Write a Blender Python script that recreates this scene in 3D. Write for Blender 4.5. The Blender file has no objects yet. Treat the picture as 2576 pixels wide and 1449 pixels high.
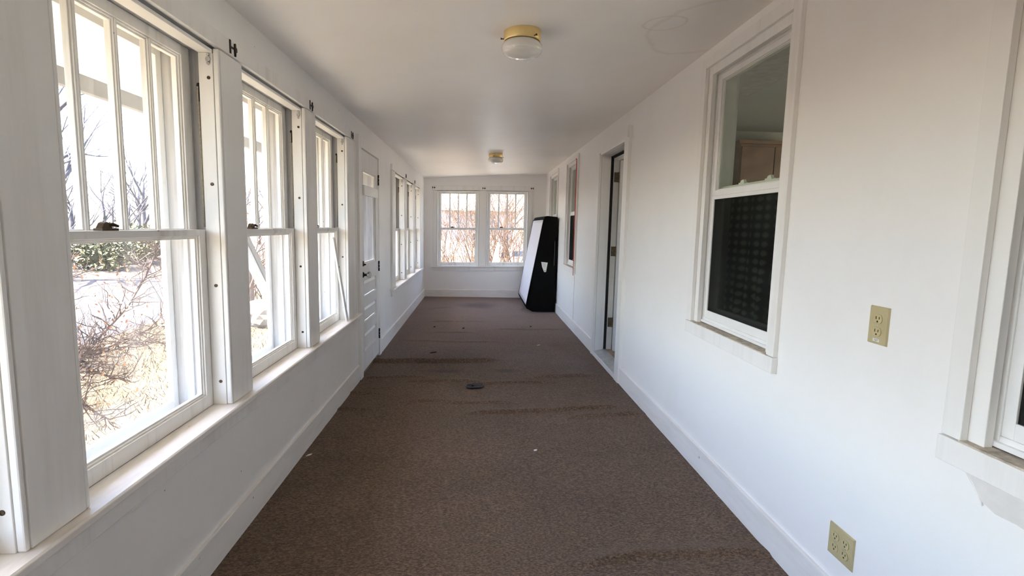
import bpy, bmesh, math, random
from mathutils import Vector, Matrix, noise as mnoise

S = bpy.context.scene
COL = S.collection
PI = math.pi

# ------------------------------------------------------------------ camera
cam_d = bpy.data.cameras.new('camera')
cam = bpy.data.objects.new('camera', cam_d)
COL.objects.link(cam)
CR = Vector((0.9977274355, -0.0634539660, 0.0226618307))
CU = Vector((-0.0150679449, 0.1176922608, 0.9929357929))
CF = Vector((0.0656728361, 0.9910207495, -0.1164686767))
m = Matrix((CR, CU, -CF)).transposed().to_4x4()
m.translation = (0.0, 0.0, 1.33)
cam.matrix_world = m
cam_d.sensor_fit = 'HORIZONTAL'
cam_d.sensor_width = 36.0
cam_d.lens = 1309.889 / 2576 * 36.0
cam_d.clip_start = 0.05
cam_d.clip_end = 400
S.camera = cam

# ------------------------------------------------------------------ sky, sun, exposure
SUN_DIR = Vector((0.46, 0.22, -0.86)).normalized()
W = bpy.data.worlds.new('sky')
S.world = W
W.use_nodes = True
nt = W.node_tree
bg = nt.nodes['Background']
sky = nt.nodes.new('ShaderNodeTexSky')
sky.sky_type = 'NISHITA'
sky.sun_disc = False
sky.sun_elevation = math.asin(-SUN_DIR.z)
sky.sun_rotation = math.atan2(-SUN_DIR.x, -SUN_DIR.y)
sky.air_density = 1.0
sky.dust_density = 1.6
sky.ozone_density = 1.6
wb = nt.nodes.new('ShaderNodeMix')          # the photograph's slightly magenta white balance
wb.data_type = 'RGBA'
wb.blend_type = 'MULTIPLY'
wb.inputs[0].default_value = 1.0
wb.inputs[7].default_value = (1.03, 0.98, 1.02, 1.0)
nt.links.new(sky.outputs[0], wb.inputs[6])
nt.links.new(wb.outputs[2], bg.inputs[0])
bg.inputs[1].default_value = 0.41
sun_d = bpy.data.lights.new('sun', 'SUN')
sun_d.energy = 16.0
sun_d.color = (1.0, 0.96, 0.90)
sun_d.angle = math.radians(0.6)
sun = bpy.data.objects.new('sun', sun_d)
COL.objects.link(sun)
sun.rotation_euler = SUN_DIR.to_track_quat('-Z', 'Y').to_euler()
sun.location = (3, -8, 12)

S.view_settings.view_transform = 'Standard'
S.view_settings.look = 'None'
S.view_settings.gamma = 1.0
S.view_settings.use_curve_mapping = False
S.view_settings.exposure = 2.24
cy = S.cycles
cy.max_bounces = 14
cy.diffuse_bounces = 12
cy.glossy_bounces = 4
cy.transparent_max_bounces = 24
cy.sample_clamp_indirect = 8.0
cy.caustics_reflective = False
cy.caustics_refractive = False


# ------------------------------------------------------------------ materials
def new_mat(name):
    m = bpy.data.materials.new(name)
    m.use_nodes = True
    return m, m.node_tree, m.node_tree.nodes['Principled BSDF']


def ramp(nt, fac, stops):
    r = nt.nodes.new('ShaderNodeValToRGB')
    e = r.color_ramp.elements
    while len(e) < len(stops):
        e.new(0.5)
    for k, (p, c) in enumerate(stops):
        e[k].position = p
        e[k].color = (c[0], c[1], c[2], 1.0) if len(c) == 3 else c
    nt.links.new(fac, r.inputs[0])
    return r.outputs[0]


def noise(nt, scale, detail=4.0, rough=0.55, stretch=(1, 1, 1), vec=None, dist=0.0):
    tc = nt.nodes.new('ShaderNodeTexCoord')
    mp = nt.nodes.new('ShaderNodeMapping')
    mp.inputs['Scale'].default_value = stretch
    nt.links.new(tc.outputs['Object'] if vec is None else vec, mp.inputs[0])
    n = nt.nodes.new('ShaderNodeTexNoise')
    n.inputs['Scale'].default_value = scale
    n.inputs['Detail'].default_value = detail
    n.inputs['Roughness'].default_value = rough
    n.inputs['Distortion'].default_value = dist
    nt.links.new(mp.outputs[0], n.inputs[0])
    return n.outputs[0]


def mixc(nt, fac, a, b):
    x = nt.nodes.new('ShaderNodeMix')
    x.data_type = 'RGBA'
    if isinstance(fac, float):
        x.inputs[0].default_value = fac
    else:
        nt.links.new(fac, x.inputs[0])
    for i, v in ((6, a), (7, b)):
        if isinstance(v, tuple):
            x.inputs[i].default_value = (v[0], v[1], v[2], 1)
        else:
            nt.links.new(v, x.inputs[i])
    return x.outputs[2]


def bump(nt, p, h, strength, dist=0.01):
    b = nt.nodes.new('ShaderNodeBump')
    b.inputs['Strength'].default_value = strength
    b.inputs['Distance'].default_value = dist
    nt.links.new(h, b.inputs['Height'])
    nt.links.new(b.outputs[0], p.inputs['Normal'])


def plain(name, col, rough=0.5, metal=0.0, var=0.12, scale=20.0, spec=0.5):
    m, nt, p = new_mat(name)
    n = noise(nt, scale)
    a = tuple(c * (1 - var) for c in col)
    b = tuple(min(1, c * (1 + var)) for c in col)
    nt.links.new(ramp(nt, n, [(0.3, a), (0.7, b)]), p.inputs['Base Color'])
    p.inputs['Roughness'].default_value = rough
    p.inputs['Metallic'].default_value = metal
    p.inputs['Specular IOR Level'].default_value = spec
    return m


def paint(name, col, dirt=(0.42, 0.36, 0.27), amount=0.25, rough=0.42, stretch=(1, 1, 1), relief=0.06, specks=True):
    """old white paint: faint grime in clouds and streaks, a few dark specks, brush relief"""
    m, nt, p = new_mat(name)
    n1 = noise(nt, 3.0, 5, 0.6, stretch)
    f1 = ramp(nt, n1, [(0.50, (0, 0, 0)), (0.78, (amount,) * 3)])
    c = mixc(nt, f1, col, dirt)
    if specks:
        n2 = noise(nt, 26.0, 2, 0.5)
        f2 = ramp(nt, n2, [(0.755, (0, 0, 0)), (0.775, (0.75,) * 3)])
        c = mixc(nt, f2, c, (0.16, 0.12, 0.09))
    nt.links.new(c, p.inputs['Base Color'])
    p.inputs['Roughness'].default_value = rough
    p.inputs['Specular IOR Level'].default_value = 0.4
    h = noise(nt, 45.0, 3, 0.6, tuple(max(0.15, s) for s in stretch))
    bump(nt, p, h, relief, 0.004)
    return m


M = {}
M['wall'] = paint('wall_paint', (0.895, 0.88, 0.855), amount=0.06, rough=0.5, relief=0.10, specks=False)
M['wall_left'] = paint('left_wall_paint', (0.87, 0.86, 0.84), amount=0.10, rough=0.5)
M['trim'] = paint('trim_paint', (0.87, 0.855, 0.825), amount=0.22, rough=0.38, stretch=(4, 4, 0.35), specks=False)
M['stop'] = paint('stop_paint', (0.88, 0.87, 0.84), amount=0.10, rough=0.35, stretch=(3, 3, 0.5), specks=False)
M['sash'] = paint('sash_paint', (0.86, 0.85, 0.82), dirt=(0.25, 0.21, 0.17), amount=0.45, rough=0.4, stretch=(5, 5, 0.6))
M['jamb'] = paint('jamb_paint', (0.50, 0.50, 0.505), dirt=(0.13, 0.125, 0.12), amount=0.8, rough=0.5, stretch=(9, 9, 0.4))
M['stool'] = paint('stool_paint', (0.86, 0.83, 0.79), dirt=(0.45, 0.34, 0.22), amount=0.5, rough=0.42, stretch=(4, 0.8, 1))
M['base'] = paint('baseboard_paint', (0.87, 0.855, 0.825), dirt=(0.5, 0.4, 0.27), amount=0.3, rough=0.4, stretch=(1, 0.5, 4))
M['door'] = paint('door_paint', (0.80, 0.785, 0.76), amount=0.22, rough=0.42, stretch=(3, 3, 0.6))
M['vinyl'] = plain('white_vinyl', (0.84, 0.835, 0.82), 0.35, var=0.02)
M['leaf_paint'] = plain('inner_door_paint', (0.74, 0.73, 0.71), 0.45, var=0.03)
M['worn'] = plain('worn_sill_wood', (0.50, 0.43, 0.34), 0.7, var=0.35, scale=40)
M['siding'] = plain('white_exterior_paint', (0.80, 0.80, 0.78), 0.55, var=0.04, scale=3)
M['fascia'] = plain('grey_fascia_paint', (0.22, 0.215, 0.21), 0.6, var=0.15, scale=9)
M['black_metal'] = plain('black_iron', (0.03, 0.028, 0.026), 0.45, 0.6, var=0.3)
M['bronze'] = plain('old_bronze', (0.09, 0.065, 0.045), 0.42, 0.8, var=0.35, scale=60)
M['brass'] = plain('brass_band', (0.83, 0.63, 0.28), 0.38, 0.55, var=0.06, scale=8)
M['steel'] = plain('dull_steel', (0.55, 0.54, 0.52), 0.4, 0.9, var=0.2, scale=60)
M['hinge'] = plain('worn_brass_hinge', (0.16, 0.13, 0.085), 0.45, 0.6, var=0.4, scale=50)
M['alum'] = plain('aluminium_threshold', (0.62, 0.62, 0.61), 0.38, 0.7, var=0.15, scale=14)
M['dark'] = plain('dark_gap', (0.012, 0.012, 0.012), 0.8, var=0.1)
M['cord'] = plain('sash_cord_cotton', (0.46, 0.42, 0.33), 0.9, var=0.25, scale=120)
M['opal'] = plain('opal_glass', (0.78, 0.765, 0.72), 0.06, var=0.01)
M['opal'].node_tree.nodes['Principled BSDF'].inputs['Coat Weight'].default_value = 0.41
M['opal'].node_tree.nodes['Principled BSDF'].inputs['Coat Roughness'].default_value = 0.03
M['ivory'] = plain('ivory_plastic', (0.50, 0.42, 0.235), 0.38, var=0.06, scale=18)
M['ivory2'] = plain('yellowed_ivory_plastic', (0.53, 0.45, 0.24), 0.32, var=0.04, scale=30)
M['paper'] = plain('paper', (0.80, 0.79, 0.76), 0.7, var=0.05)
M['black_fabric'] = plain('black_fabric', (0.006, 0.006, 0.0065), 0.95, var=0.2, scale=300, spec=0.1)
M['red'] = plain('red_cord', (0.62, 0.09, 0.10), 0.6, var=0.15)
M['pink'] = plain('faded_seam', (0.66, 0.55, 0.52), 0.7, var=0.1)
M['bark'] = plain('pale_bark', (0.085, 0.075, 0.088), 0.9, var=0.3, scale=6)
M['bark2'] = plain('brown_bark', (0.12, 0.082, 0.062), 0.9, var=0.35, scale=9)
M['twig'] = plain('red_brown_twig', (0.05, 0.028, 0.022), 0.8, var=0.3, scale=12)
M['twig2'] = plain('tan_twig', (0.075, 0.037, 0.016), 0.8, var=0.35, scale=4)
M['rock'] = plain('boulder_stone', (0.19, 0.165, 0.14), 0.9, var=0.35, scale=5)
M['tarp'] = plain('white_tarp', (0.82, 0.83, 0.85), 0.6, var=0.03)
M['shaded_board'] = plain('shaded_board', (0.10, 0.098, 0.10), 0.7, var=0.1, scale=5)  # upper half of the diagonal board, its shade put into the colour
M['weathered'] = plain('weathered_white_board', (0.26, 0.26, 0.275), 0.7, var=0.1, scale=5)
M['roof'] = plain('grey_roof', (0.30, 0.29, 0.29), 0.8, var=0.15)
M['house'] = plain('pale_house_siding', (0.6, 0.61, 0.64), 0.6, var=0.04)
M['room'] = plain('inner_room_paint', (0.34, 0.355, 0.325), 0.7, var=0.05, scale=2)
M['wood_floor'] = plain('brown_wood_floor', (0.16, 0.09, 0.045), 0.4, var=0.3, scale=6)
M['plastic'] = plain('dark_grey_plastic', (0.035, 0.038, 0.048), 0.22, var=0.15)
M['chip'] = plain('white_chip', (0.8, 0.8, 0.78), 0.6, var=0.03)
M['chip2'] = plain('yellow_scrap', (0.62, 0.5, 0.2), 0.7, var=0.2)
M['scrap'] = plain('dark_scrap', (0.02, 0.016, 0.013), 0.9, var=0.2)


def leaf_mat(name, c1, c2):
    m, nt, p = new_mat(name)
    n = noise(nt, 1.3, 3)
    nt.links.new(ramp(nt, n, [(0.35, c1), (0.65, c2)]), p.inputs['Base Color'])
    p.inputs['Roughness'].default_value = 0.75
    return m


M['evergreen'] = leaf_mat('evergreen_needles', (0.02, 0.026, 0.010), (0.11, 0.10, 0.032))
M['deadleaf'] = leaf_mat('dead_leaf', (0.20, 0.085, 0.04), (0.26, 0.14, 0.065))
M['straw'] = leaf_mat('dry_straw', (0.065, 0.043, 0.018), (0.095, 0.068, 0.031))


def glass_mat(name, tint=(0.97, 0.98, 0.97), dust=0.05, refl=1.0, dust_low=0.0):
    m = bpy.data.materials.new(name)
    m.use_nodes = True
    nt = m.node_tree
    nt.nodes.clear()
    out = nt.nodes.new('ShaderNodeOutputMaterial')
    tr = nt.nodes.new('ShaderNodeBsdfTransparent')
    tr.inputs[0].default_value = (*tint, 1)
    gl = nt.nodes.new('ShaderNodeBsdfGlossy')
    gl.inputs['Roughness'].default_value = 0.02
    gl.inputs[0].default_value = (refl, refl, refl, 1)
    # Schlick reflectance from the angle to the pane, the same from both faces
    ge = nt.nodes.new('ShaderNodeNewGeometry')
    dt = nt.nodes.new('ShaderNodeVectorMath')
    dt.operation = 'DOT_PRODUCT'
    nt.links.new(ge.outputs['Normal'], dt.inputs[0])
    nt.links.new(ge.outputs['Incoming'], dt.inputs[1])
    prev = dt.outputs['Value']
    for op, k in (('ABSOLUTE', None), ('SUBTRACT', 1.0), ('POWER', 5.0), ('MULTIPLY_ADD', 0.96)):
        q = nt.nodes.new('ShaderNodeMath')
        q.operation = op
        if op == 'SUBTRACT':
            q.inputs[0].default_value = 0.41
            nt.links.new(prev, q.inputs[1])
        else:
            nt.links.new(prev, q.inputs[0])
            if k is not None:
                q.inputs[1].default_value = k
        if op == 'MULTIPLY_ADD':
            q.inputs[2].default_value = 0.035
        prev = q.outputs[0]
    fr = q
    mx = nt.nodes.new('ShaderNodeMixShader')
    nt.links.new(fr.outputs[0], mx.inputs[0])
    nt.links.new(tr.outputs[0], mx.inputs[1])
    nt.links.new(gl.outputs[0], mx.inputs[2])
    df = nt.nodes.new('ShaderNodeBsdfDiffuse')
    df.inputs[0].default_value = (0.75, 0.75, 0.73, 1)
    tl = nt.nodes.new('ShaderNodeBsdfTranslucent')
    tl.inputs[0].default_value = (0.75, 0.75, 0.73, 1)
    dd = nt.nodes.new('ShaderNodeMixShader')
    nt.links.new(df.outputs[0], dd.inputs[1])
    nt.links.new(tl.outputs[0], dd.inputs[2])
    n = noise(nt, 5.0, 6, 0.65, (1, 1, 0.45))
    f = ramp(nt, n, [(0.35, (dust * 0.4,) * 3), (0.75, (dust * 1.8,) * 3)])
    m2 = nt.nodes.new('ShaderNodeMixShader')
    nt.links.new(f, m2.inputs[0])
    nt.links.new(mx.outputs[0], m2.inputs[1])
    nt.links.new(dd.outputs[0], m2.inputs[2])
    nt.links.new(m2.outputs[0], out.inputs[0])
    return m


M['glass'] = glass_mat('dusty_window_glass', dust=0.009)
M['storm_glass'] = glass_mat('storm_glass', dust=0.007)
M['clear_glass'] = glass_mat('green_tinted_glass', tint=(0.90, 0.93, 0.88), dust=0.008)
M['hazy_glass'] = glass_mat('hazy_door_glass', dust=0.16)
M['knob_glass'] = plain('clear_knob_glass', (0.85, 0.86, 0.86), 0.05, var=0.01)
M['knob_glass'].node_tree.nodes['Principled BSDF'].inputs['Transmission Weight'].default_value = 0.8


def screen_mat():
    m = bpy.data.materials.new('insect_screen')
    m.use_nodes = True
    nt = m.node_tree
    nt.nodes.clear()
    out = nt.nodes.new('ShaderNodeOutputMaterial')
    tr = nt.nodes.new('ShaderNodeBsdfTransparent')
    df = nt.nodes.new('ShaderNodeBsdfDiffuse')
    n = noise(nt, 3.0)
    nt.links.new(ramp(nt, n, [(0.3, (0.010, 0.011, 0.010)), (0.7, (0.020, 0.021, 0.02))]), df.inputs[0])
    mx = nt.nodes.new('ShaderNodeMixShader')
    mx.inputs[0].default_value = 0.58
    nt.links.new(tr.outputs[0], mx.inputs[1])
    nt.links.new(df.outputs[0], mx.inputs[2])
    nt.links.new(mx.outputs[0], out.inputs[0])
    return m


M['screen'] = screen_mat()


def sheer_mat():
    m = bpy.data.materials.new('sheer_cloth')
    m.use_nodes = True
    nt = m.node_tree
    nt.nodes.clear()
    out = nt.nodes.new('ShaderNodeOutputMaterial')
    df = nt.nodes.new('ShaderNodeBsdfDiffuse')
    df.inputs[0].default_value = (0.80, 0.78, 0.80, 1)
    tl = nt.nodes.new('ShaderNodeBsdfTranslucent')
    tl.inputs[0].default_value = (0.80, 0.77, 0.79, 1)
    n = noise(nt, 12.0, 3, 0.5, (1, 1, 0.12))
    mx = nt.nodes.new('ShaderNodeMixShader')
    nt.links.new(ramp(nt, n, [(0.35, (0.08,) * 3), (0.7, (0.16,) * 3)]), mx.inputs[0])
    nt.links.new(df.outputs[0], mx.inputs[1])
    nt.links.new(tl.outputs[0], mx.inputs[2])
    nt.links.new(mx.outputs[0], out.inputs[0])
    return m


M['sheer'] = sheer_mat()


def carpet_mat():
    m, nt, p = new_mat('brown_carpet')
    n1 = noise(nt, 150.0, 3, 0.75, (0.5, 1.0, 1.0))
    c = ramp(nt, n1, [(0.30, (0.036, 0.023, 0.0155)), (0.50, (0.155, 0.101, 0.069)), (0.72, (0.33, 0.235, 0.165))])
    n2 = noise(nt, 1.6, 5, 0.6, (0.8, 1.0, 1.0))
    f2 = ramp(nt, n2, [(0.35, (0.68, 0.66, 0.64)), (0.62, (1.08, 1.05, 1.02))])
    x = nt.nodes.new('ShaderNodeMix')
    x.data_type = 'RGBA'
    x.blend_type = 'MULTIPLY'
    x.inputs[0].default_value = 0.41
    nt.links.new(c, x.inputs[6])
    nt.links.new(f2, x.inputs[7])
    c = x.outputs[2]
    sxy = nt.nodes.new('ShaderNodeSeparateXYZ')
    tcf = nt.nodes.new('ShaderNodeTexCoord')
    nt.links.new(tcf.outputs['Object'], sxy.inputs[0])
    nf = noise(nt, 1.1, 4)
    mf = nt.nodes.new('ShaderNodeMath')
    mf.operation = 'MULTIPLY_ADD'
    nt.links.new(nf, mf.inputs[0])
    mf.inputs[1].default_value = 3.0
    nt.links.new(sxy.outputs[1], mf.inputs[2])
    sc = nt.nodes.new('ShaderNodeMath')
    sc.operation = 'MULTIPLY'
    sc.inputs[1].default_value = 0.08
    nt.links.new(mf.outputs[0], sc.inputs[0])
    # carpet colour mixed paler towards the end wall
    far_pale = ramp(nt, sc.outputs[0], [(0.48, (0, 0, 0)), (0.72, (0.34,) * 3)])
    c = mixc(nt, far_pale, c, (0.34, 0.255, 0.235))
    # worn grey-purple patch towards the end windows and two darker stains, all in room coordinates
    tc = nt.nodes.new('ShaderNodeTexCoord')
    nz = noise(nt, 3.2, 4, 0.6)

    def blob(cx, cy, rx, ry):
        mp = nt.nodes.new('ShaderNodeMapping')
        mp.inputs['Location'].default_value = (-cx / rx, -cy / ry, 0)
        mp.inputs['Scale'].default_value = (1 / rx, 1 / ry, 0)
        nt.links.new(tc.outputs['Object'], mp.inputs[0])
        ln = nt.nodes.new('ShaderNodeVectorMath')
        ln.operation = 'LENGTH'
        nt.links.new(mp.outputs[0], ln.inputs[0])
        ad = nt.nodes.new('ShaderNodeMath')
        ad.operation = 'MULTIPLY_ADD'
        nt.links.new(nz, ad.inputs[0])
        ad.inputs[1].default_value = 0.9
        nt.links.new(ln.outputs['Value'], ad.inputs[2])
        hf = nt.nodes.new('ShaderNodeMath')
        hf.operation = 'MULTIPLY'
        hf.inputs[1].default_value = 0.5
        nt.links.new(ad.outputs[0], hf.inputs[0])
        return hf.outputs[0]
    b = ramp(nt, blob(0.0, 8.75, 0.42, 0.40), [(0.375, (0.55, 0.55, 0.55)), (0.725, (0, 0, 0))])
    c = mixc(nt, b, c, (0.045, 0.036, 0.038))
    b = ramp(nt, blob(0.27, 4.72, 0.14, 0.08), [(0.375, (0.5,) * 3), (0.75, (0, 0, 0))])
    c = mixc(nt, b, c, (0.03, 0.032, 0.022))
    b = ramp(nt, blob(-0.3, 4.70, 0.22, 0.07), [(0.375, (0.45,) * 3), (0.75, (0, 0, 0))])
    c = mixc(nt, b, c, (0.035, 0.026, 0.02))
    nt.links.new(c, p.inputs['Base Color'])
    p.inputs['Roughness'].default_value = 0.95
    p.inputs['Specular IOR Level'].default_value = 0.1
    p.inputs['Sheen Weight'].default_value = 0.12
    n3 = noise(nt, 170.0, 4, 0.7, (0.5, 1.0, 1.0))
    bump(nt, p, n3, 0.8, 0.012)
    return m


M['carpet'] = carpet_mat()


def ceiling_mat():
    m, nt, p = new_mat('ceiling_paint')
    n1 = noise(nt, 1.8, 4)
    c = ramp(nt, n1, [(0.3, (0.89, 0.86, 0.82)), (0.7, (0.93, 0.90, 0.865))])
    tc = nt.nodes.new('ShaderNodeTexCoord')
    nz = noise(nt, 6.0, 3)

    def ring(cx, cy, rx, ry, stops):
        mp = nt.nodes.new('ShaderNodeMapping')
        mp.inputs['Location'].default_value = (-cx / rx, -cy / ry, 0)
        mp.inputs['Scale'].default_value = (1 / rx, 1 / ry, 0)
        nt.links.new(tc.outputs['Object'], mp.inputs[0])
        ln = nt.nodes.new('ShaderNodeVectorMath')
        ln.operation = 'LENGTH'
        nt.links.new(mp.outputs[0], ln.inputs[0])
        ad = nt.nodes.new('ShaderNodeMath')
        ad.operation = 'MULTIPLY_ADD'
        nt.links.new(nz, ad.inputs[0])
        ad.inputs[1].default_value = 0.35
        nt.links.new(ln.outputs['Value'], ad.inputs[2])
        hf = nt.nodes.new('ShaderNodeMath')
        hf.operation = 'MULTIPLY'
        hf.inputs[1].default_value = 0.5
        nt.links.new(ad.outputs[0], hf.inputs[0])
        return ramp(nt, hf.outputs[0], [(p_ / 2, c_) for p_, c_ in stops])
    k = ring(0.86, 2.53, 0.10, 0.09, [(1.04, (0, 0, 0)), (1.16, (0.28,) * 3), (1.25, (0, 0, 0))])
    c = mixc(nt, k, c, (0.55, 0.43, 0.33))
    k = ring(1.12, 2.62, 0.30, 0.36, [(1.08, (0, 0, 0)), (1.16, (0.22,) * 3), (1.22, (0, 0, 0))])
    c = mixc(nt, k, c, (0.60, 0.50, 0.36))
    nt.links.new(c, p.inputs['Base Color'])
    p.inputs['Roughness'].default_value = 0.41
    h = noise(nt, 60.0, 3)
    bump(nt, p, h, 0.05, 0.004)
    return m


M['ceiling'] = ceiling_mat()


def ground_mat():
    m, nt, p = new_mat('dry_lawn')
    n1 = noise(nt, 1.1, 6, 0.65)
    c = ramp(nt, n1, [(0.30, (0.026, 0.017, 0.009)), (0.5, (0.064, 0.044, 0.019)), (0.7, (0.088, 0.063, 0.030))])
    n2 = noise(nt, 30.0, 4, 0.7)
    f = ramp(nt, n2, [(0.35, (0.55, 0.52, 0.5)), (0.65, (1.1, 1.1, 1.1))])
    x = nt.nodes.new('ShaderNodeMix')
    x.data_type = 'RGBA'
    x.blend_type = 'MULTIPLY'
    x.inputs[0].default_value = 0.41
    nt.links.new(c, x.inputs[6])
    nt.links.new(f, x.inputs[7])
    # bleached dead grass and litter by the house, lightened to bounce light indoors
    tc = nt.nodes.new('ShaderNodeTexCoord')
    sx = nt.nodes.new('ShaderNodeSeparateXYZ')
    nt.links.new(tc.outputs['Object'], sx.inputs[0])
    ma = nt.nodes.new('ShaderNodeMath')
    ma.operation = 'MULTIPLY_ADD'
    nt.links.new(n1, ma.inputs[0])
    ma.inputs[1].default_value = 1.6
    nt.links.new(sx.outputs[0], ma.inputs[2])
    mr = nt.nodes.new('ShaderNodeMapRange')
    mr.inputs['From Min'].default_value = -2.9
    mr.inputs['From Max'].default_value = -1.9
    nt.links.new(ma.outputs[0], mr.inputs['Value'])
    pale = ramp(nt, n2, [(0.3, (0.16, 0.12, 0.085)), (0.6, (0.34, 0.28, 0.21))])
    nt.links.new(mixc(nt, mr.outputs[0], x.outputs[2], pale), p.inputs['Base Color'])
    p.inputs['Roughness'].default_value = 0.95
    bump(nt, p, n2, 0.6, 0.05)
    return m


M['ground'] = ground_mat()
M['leaf_litter'] = leaf_mat('leaf_litter', (0.045, 0.029, 0.021), (0.082, 0.056, 0.042))
M['road'] = plain('pale_asphalt', (0.06, 0.056, 0.07), 0.9, var=0.06, scale=3)


def plaid_mat():
    m, nt, p = new_mat('plaid_curtain')
    tc = nt.nodes.new('ShaderNodeTexCoord')
    sx = nt.nodes.new('ShaderNodeSeparateXYZ')
    nt.links.new(tc.outputs['Object'], sx.inputs[0])

    def wave(o, f):
        a = nt.nodes.new('ShaderNodeMath')
        a.operation = 'MULTIPLY'
        a.inputs[1].default_value = f
        nt.links.new(o, a.inputs[0])
        b = nt.nodes.new('ShaderNodeMath')
        b.operation = 'SINE'
        nt.links.new(a.outputs[0], b.inputs[0])
        return b.outputs[0]
    a = wave(sx.outputs[1], 190.0)
    b = wave(sx.outputs[2], 130.0)
    s = nt.nodes.new('ShaderNodeMath')
    s.operation = 'ADD'
    nt.links.new(a, s.inputs[0])
    nt.links.new(b, s.inputs[1])
    nt.links.new(ramp(nt, s.outputs[0], [(0.0, (0.10, 0.12, 0.09)), (0.5, (0.40, 0.42, 0.35)), (1.0, (0.85, 0.85, 0.78))]), p.inputs['Base Color'])
    p.inputs['Roughness'].default_value = 0.9
    return m


M['plaid'] = plaid_mat()


def boxspring_top_mat():
    m, nt, p = new_mat('stained_white_ticking')
    n = noise(nt, 9.0, 4, 0.6, (1, 1, 0.5))
    f = ramp(nt, n, [(0.66, (0, 0, 0)), (0.74, (0.55,) * 3)])
    c = mixc(nt, f, (0.70, 0.66, 0.68), (0.22, 0.17, 0.15))
    nt.links.new(c, p.inputs['Base Color'])
    p.inputs['Roughness'].default_value = 0.85
    bump(nt, p, noise(nt, 14.0, 3), 0.25, 0.02)
    return m


M['ticking'] = boxspring_top_mat()


# ------------------------------------------------------------------ mesh helpers
class MB:
    def __init__(s, T=None):
        s.v, s.f, s.T = [], [], T

    def pt(s, p):
        s.v.append(tuple(s.T(*p)) if s.T else tuple(p))
        return len(s.v) - 1

    def box(s, a0, a1, b0, b1, c0, c1):
        i = [s.pt((a, b, c)) for a in (a0, a1) for b in (b0, b1) for c in (c0, c1)]
        for q in ((0, 1, 3, 2), (4, 6, 7, 5), (0, 4, 5, 1), (2, 3, 7, 6), (0, 2, 6, 4), (1, 5, 7, 3)):
            s.f.append(tuple(i[k] for k in q))
        return s

    def hexa(s, pts):
        """8 points ordered like box corners"""
        i = [s.pt(p) for p in pts]
        for q in ((0, 1, 3, 2), (4, 6, 7, 5), (0, 4, 5, 1), (2, 3, 7, 6), (0, 2, 6, 4), (1, 5, 7, 3)):
            s.f.append(tuple(i[k] for k in q))
        return s

    def prism(s, poly, e0, e1, place):
        """poly of 2D points; place(a,b,e)->3D"""
        n = len(poly)
        A = [s.pt(place(a, b, e0)) for a, b in poly]
        B = [s.pt(place(a, b, e1)) for a, b in poly]
        s.f.append(tuple(A))
        s.f.append(tuple(reversed(B)))
        for k in range(n):
            s.f.append((A[k], A[(k + 1) % n], B[(k + 1) % n], B[k]))
        return s

    def tube(s, pts, r, n=8, cap=True):
        """pts list of Vector; r number or list"""
        rings = []
        P = [Vector(s.T(*p)) if s.T else Vector(p) for p in pts]
        for k, p in enumerate(P):
            d = (P[min(k + 1, len(P) - 1)] - P[max(k - 1, 0)])
            d = d.normalized() if d.length > 1e-9 else Vector((0, 0, 1))
            a = d.orthogonal().normalized() if k == 0 else (a - d * a.dot(d)).normalized()
            b = d.cross(a)
            rr = r[k] if isinstance(r, (list, tuple)) else r
            base = len(s.v)
            for j in range(n):
                t = 2 * PI * j / n
                s.v.append(tuple(p + (a * math.cos(t) + b * math.sin(t)) * rr))
            rings.append(base)
        for k in range(len(rings) - 1):
            for j in range(n):
                a0, b0 = rings[k] + j, rings[k] + (j + 1) % n
                a1, b1 = rings[k + 1] + j, rings[k + 1] + (j + 1) % n
                s.f.append((a0, b0, b1, a1))
        if cap:
            s.f.append(tuple(reversed(range(rings[0], rings[0] + n))))
            s.f.append(tuple(range(rings[-1], rings[-1] + n)))
        return s

    def lathe(s, prof, c, n=40, axis='z'):
        """prof: list of (r, h) about point c"""
        rings = []
        for r, h in prof:
            base = len(s.v)
            for j in range(n):
                t = 2 * PI * j / n
                q = (r * math.cos(t), r * math.sin(t), h)
                if axis == 'x':
                    q = (h, q[0], q[1])
                elif axis == 'y':
                    q = (q[0], h, q[1])
                s.v.append((c[0] + q[0], c[1] + q[1], c[2] + q[2]))
            rings.append(base)
        for k in range(len(rings) - 1):
            for j in range(n):
                s.f.append((rings[k] + j, rings[k] + (j + 1) % n, rings[k + 1] + (j + 1) % n, rings[k + 1] + j))
        s.f.append(tuple(reversed(range(rings[0], rings[0] + n))))
        s.f.append(tuple(range(rings[-1], rings[-1] + n)))
        return s

    def build(s, name, mat, parent=None, bev=0.0, smooth=False, seg=2, closed=True):
        off = Vector((0, 0, 0))
        q = parent
        while q is not None:
            off += Vector(q.location)
            q = q.parent
        me = bpy.data.meshes.new(name)
        bm = bmesh.new()
        vs = [bm.verts.new(Vector(v) - off) for v in s.v]
        for f in s.f:
            try:
                bm.faces.new([vs[i] for i in f])
            except ValueError:
                pass
        if closed:
            bmesh.ops.recalc_face_normals(bm, faces=bm.faces)
        if bev > 0:
            ed = [e for e in bm.edges if len(e.link_faces) == 2 and e.calc_face_angle(0) > 0.6]
            bmesh.ops.bevel(bm, geom=ed, offset=bev, offset_type='OFFSET', segments=seg, profile=0.5, affect='EDGES', clamp_overlap=True)
        bm.to_mesh(me)
        bm.free()
        if smooth:
            for p in me.polygons:
                p.use_smooth = True
        me.materials.append(mat)
        o = bpy.data.objects.new(name, me)
        COL.objects.link(o)
        if parent is not None:
            o.parent = parent
        return o


def tag(o, label, cat, group=None, kind=None):
    o['label'] = label
    if cat:
        o['category'] = cat
    if group:
        o['group'] = group
    if kind:
        o['kind'] = kind
    return o


def empty(name, loc):
    o = bpy.data.objects.new(name, None)
    o.empty_display_size = 0.1
    COL.objects.link(o)
    o.location = loc
    return o


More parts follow.
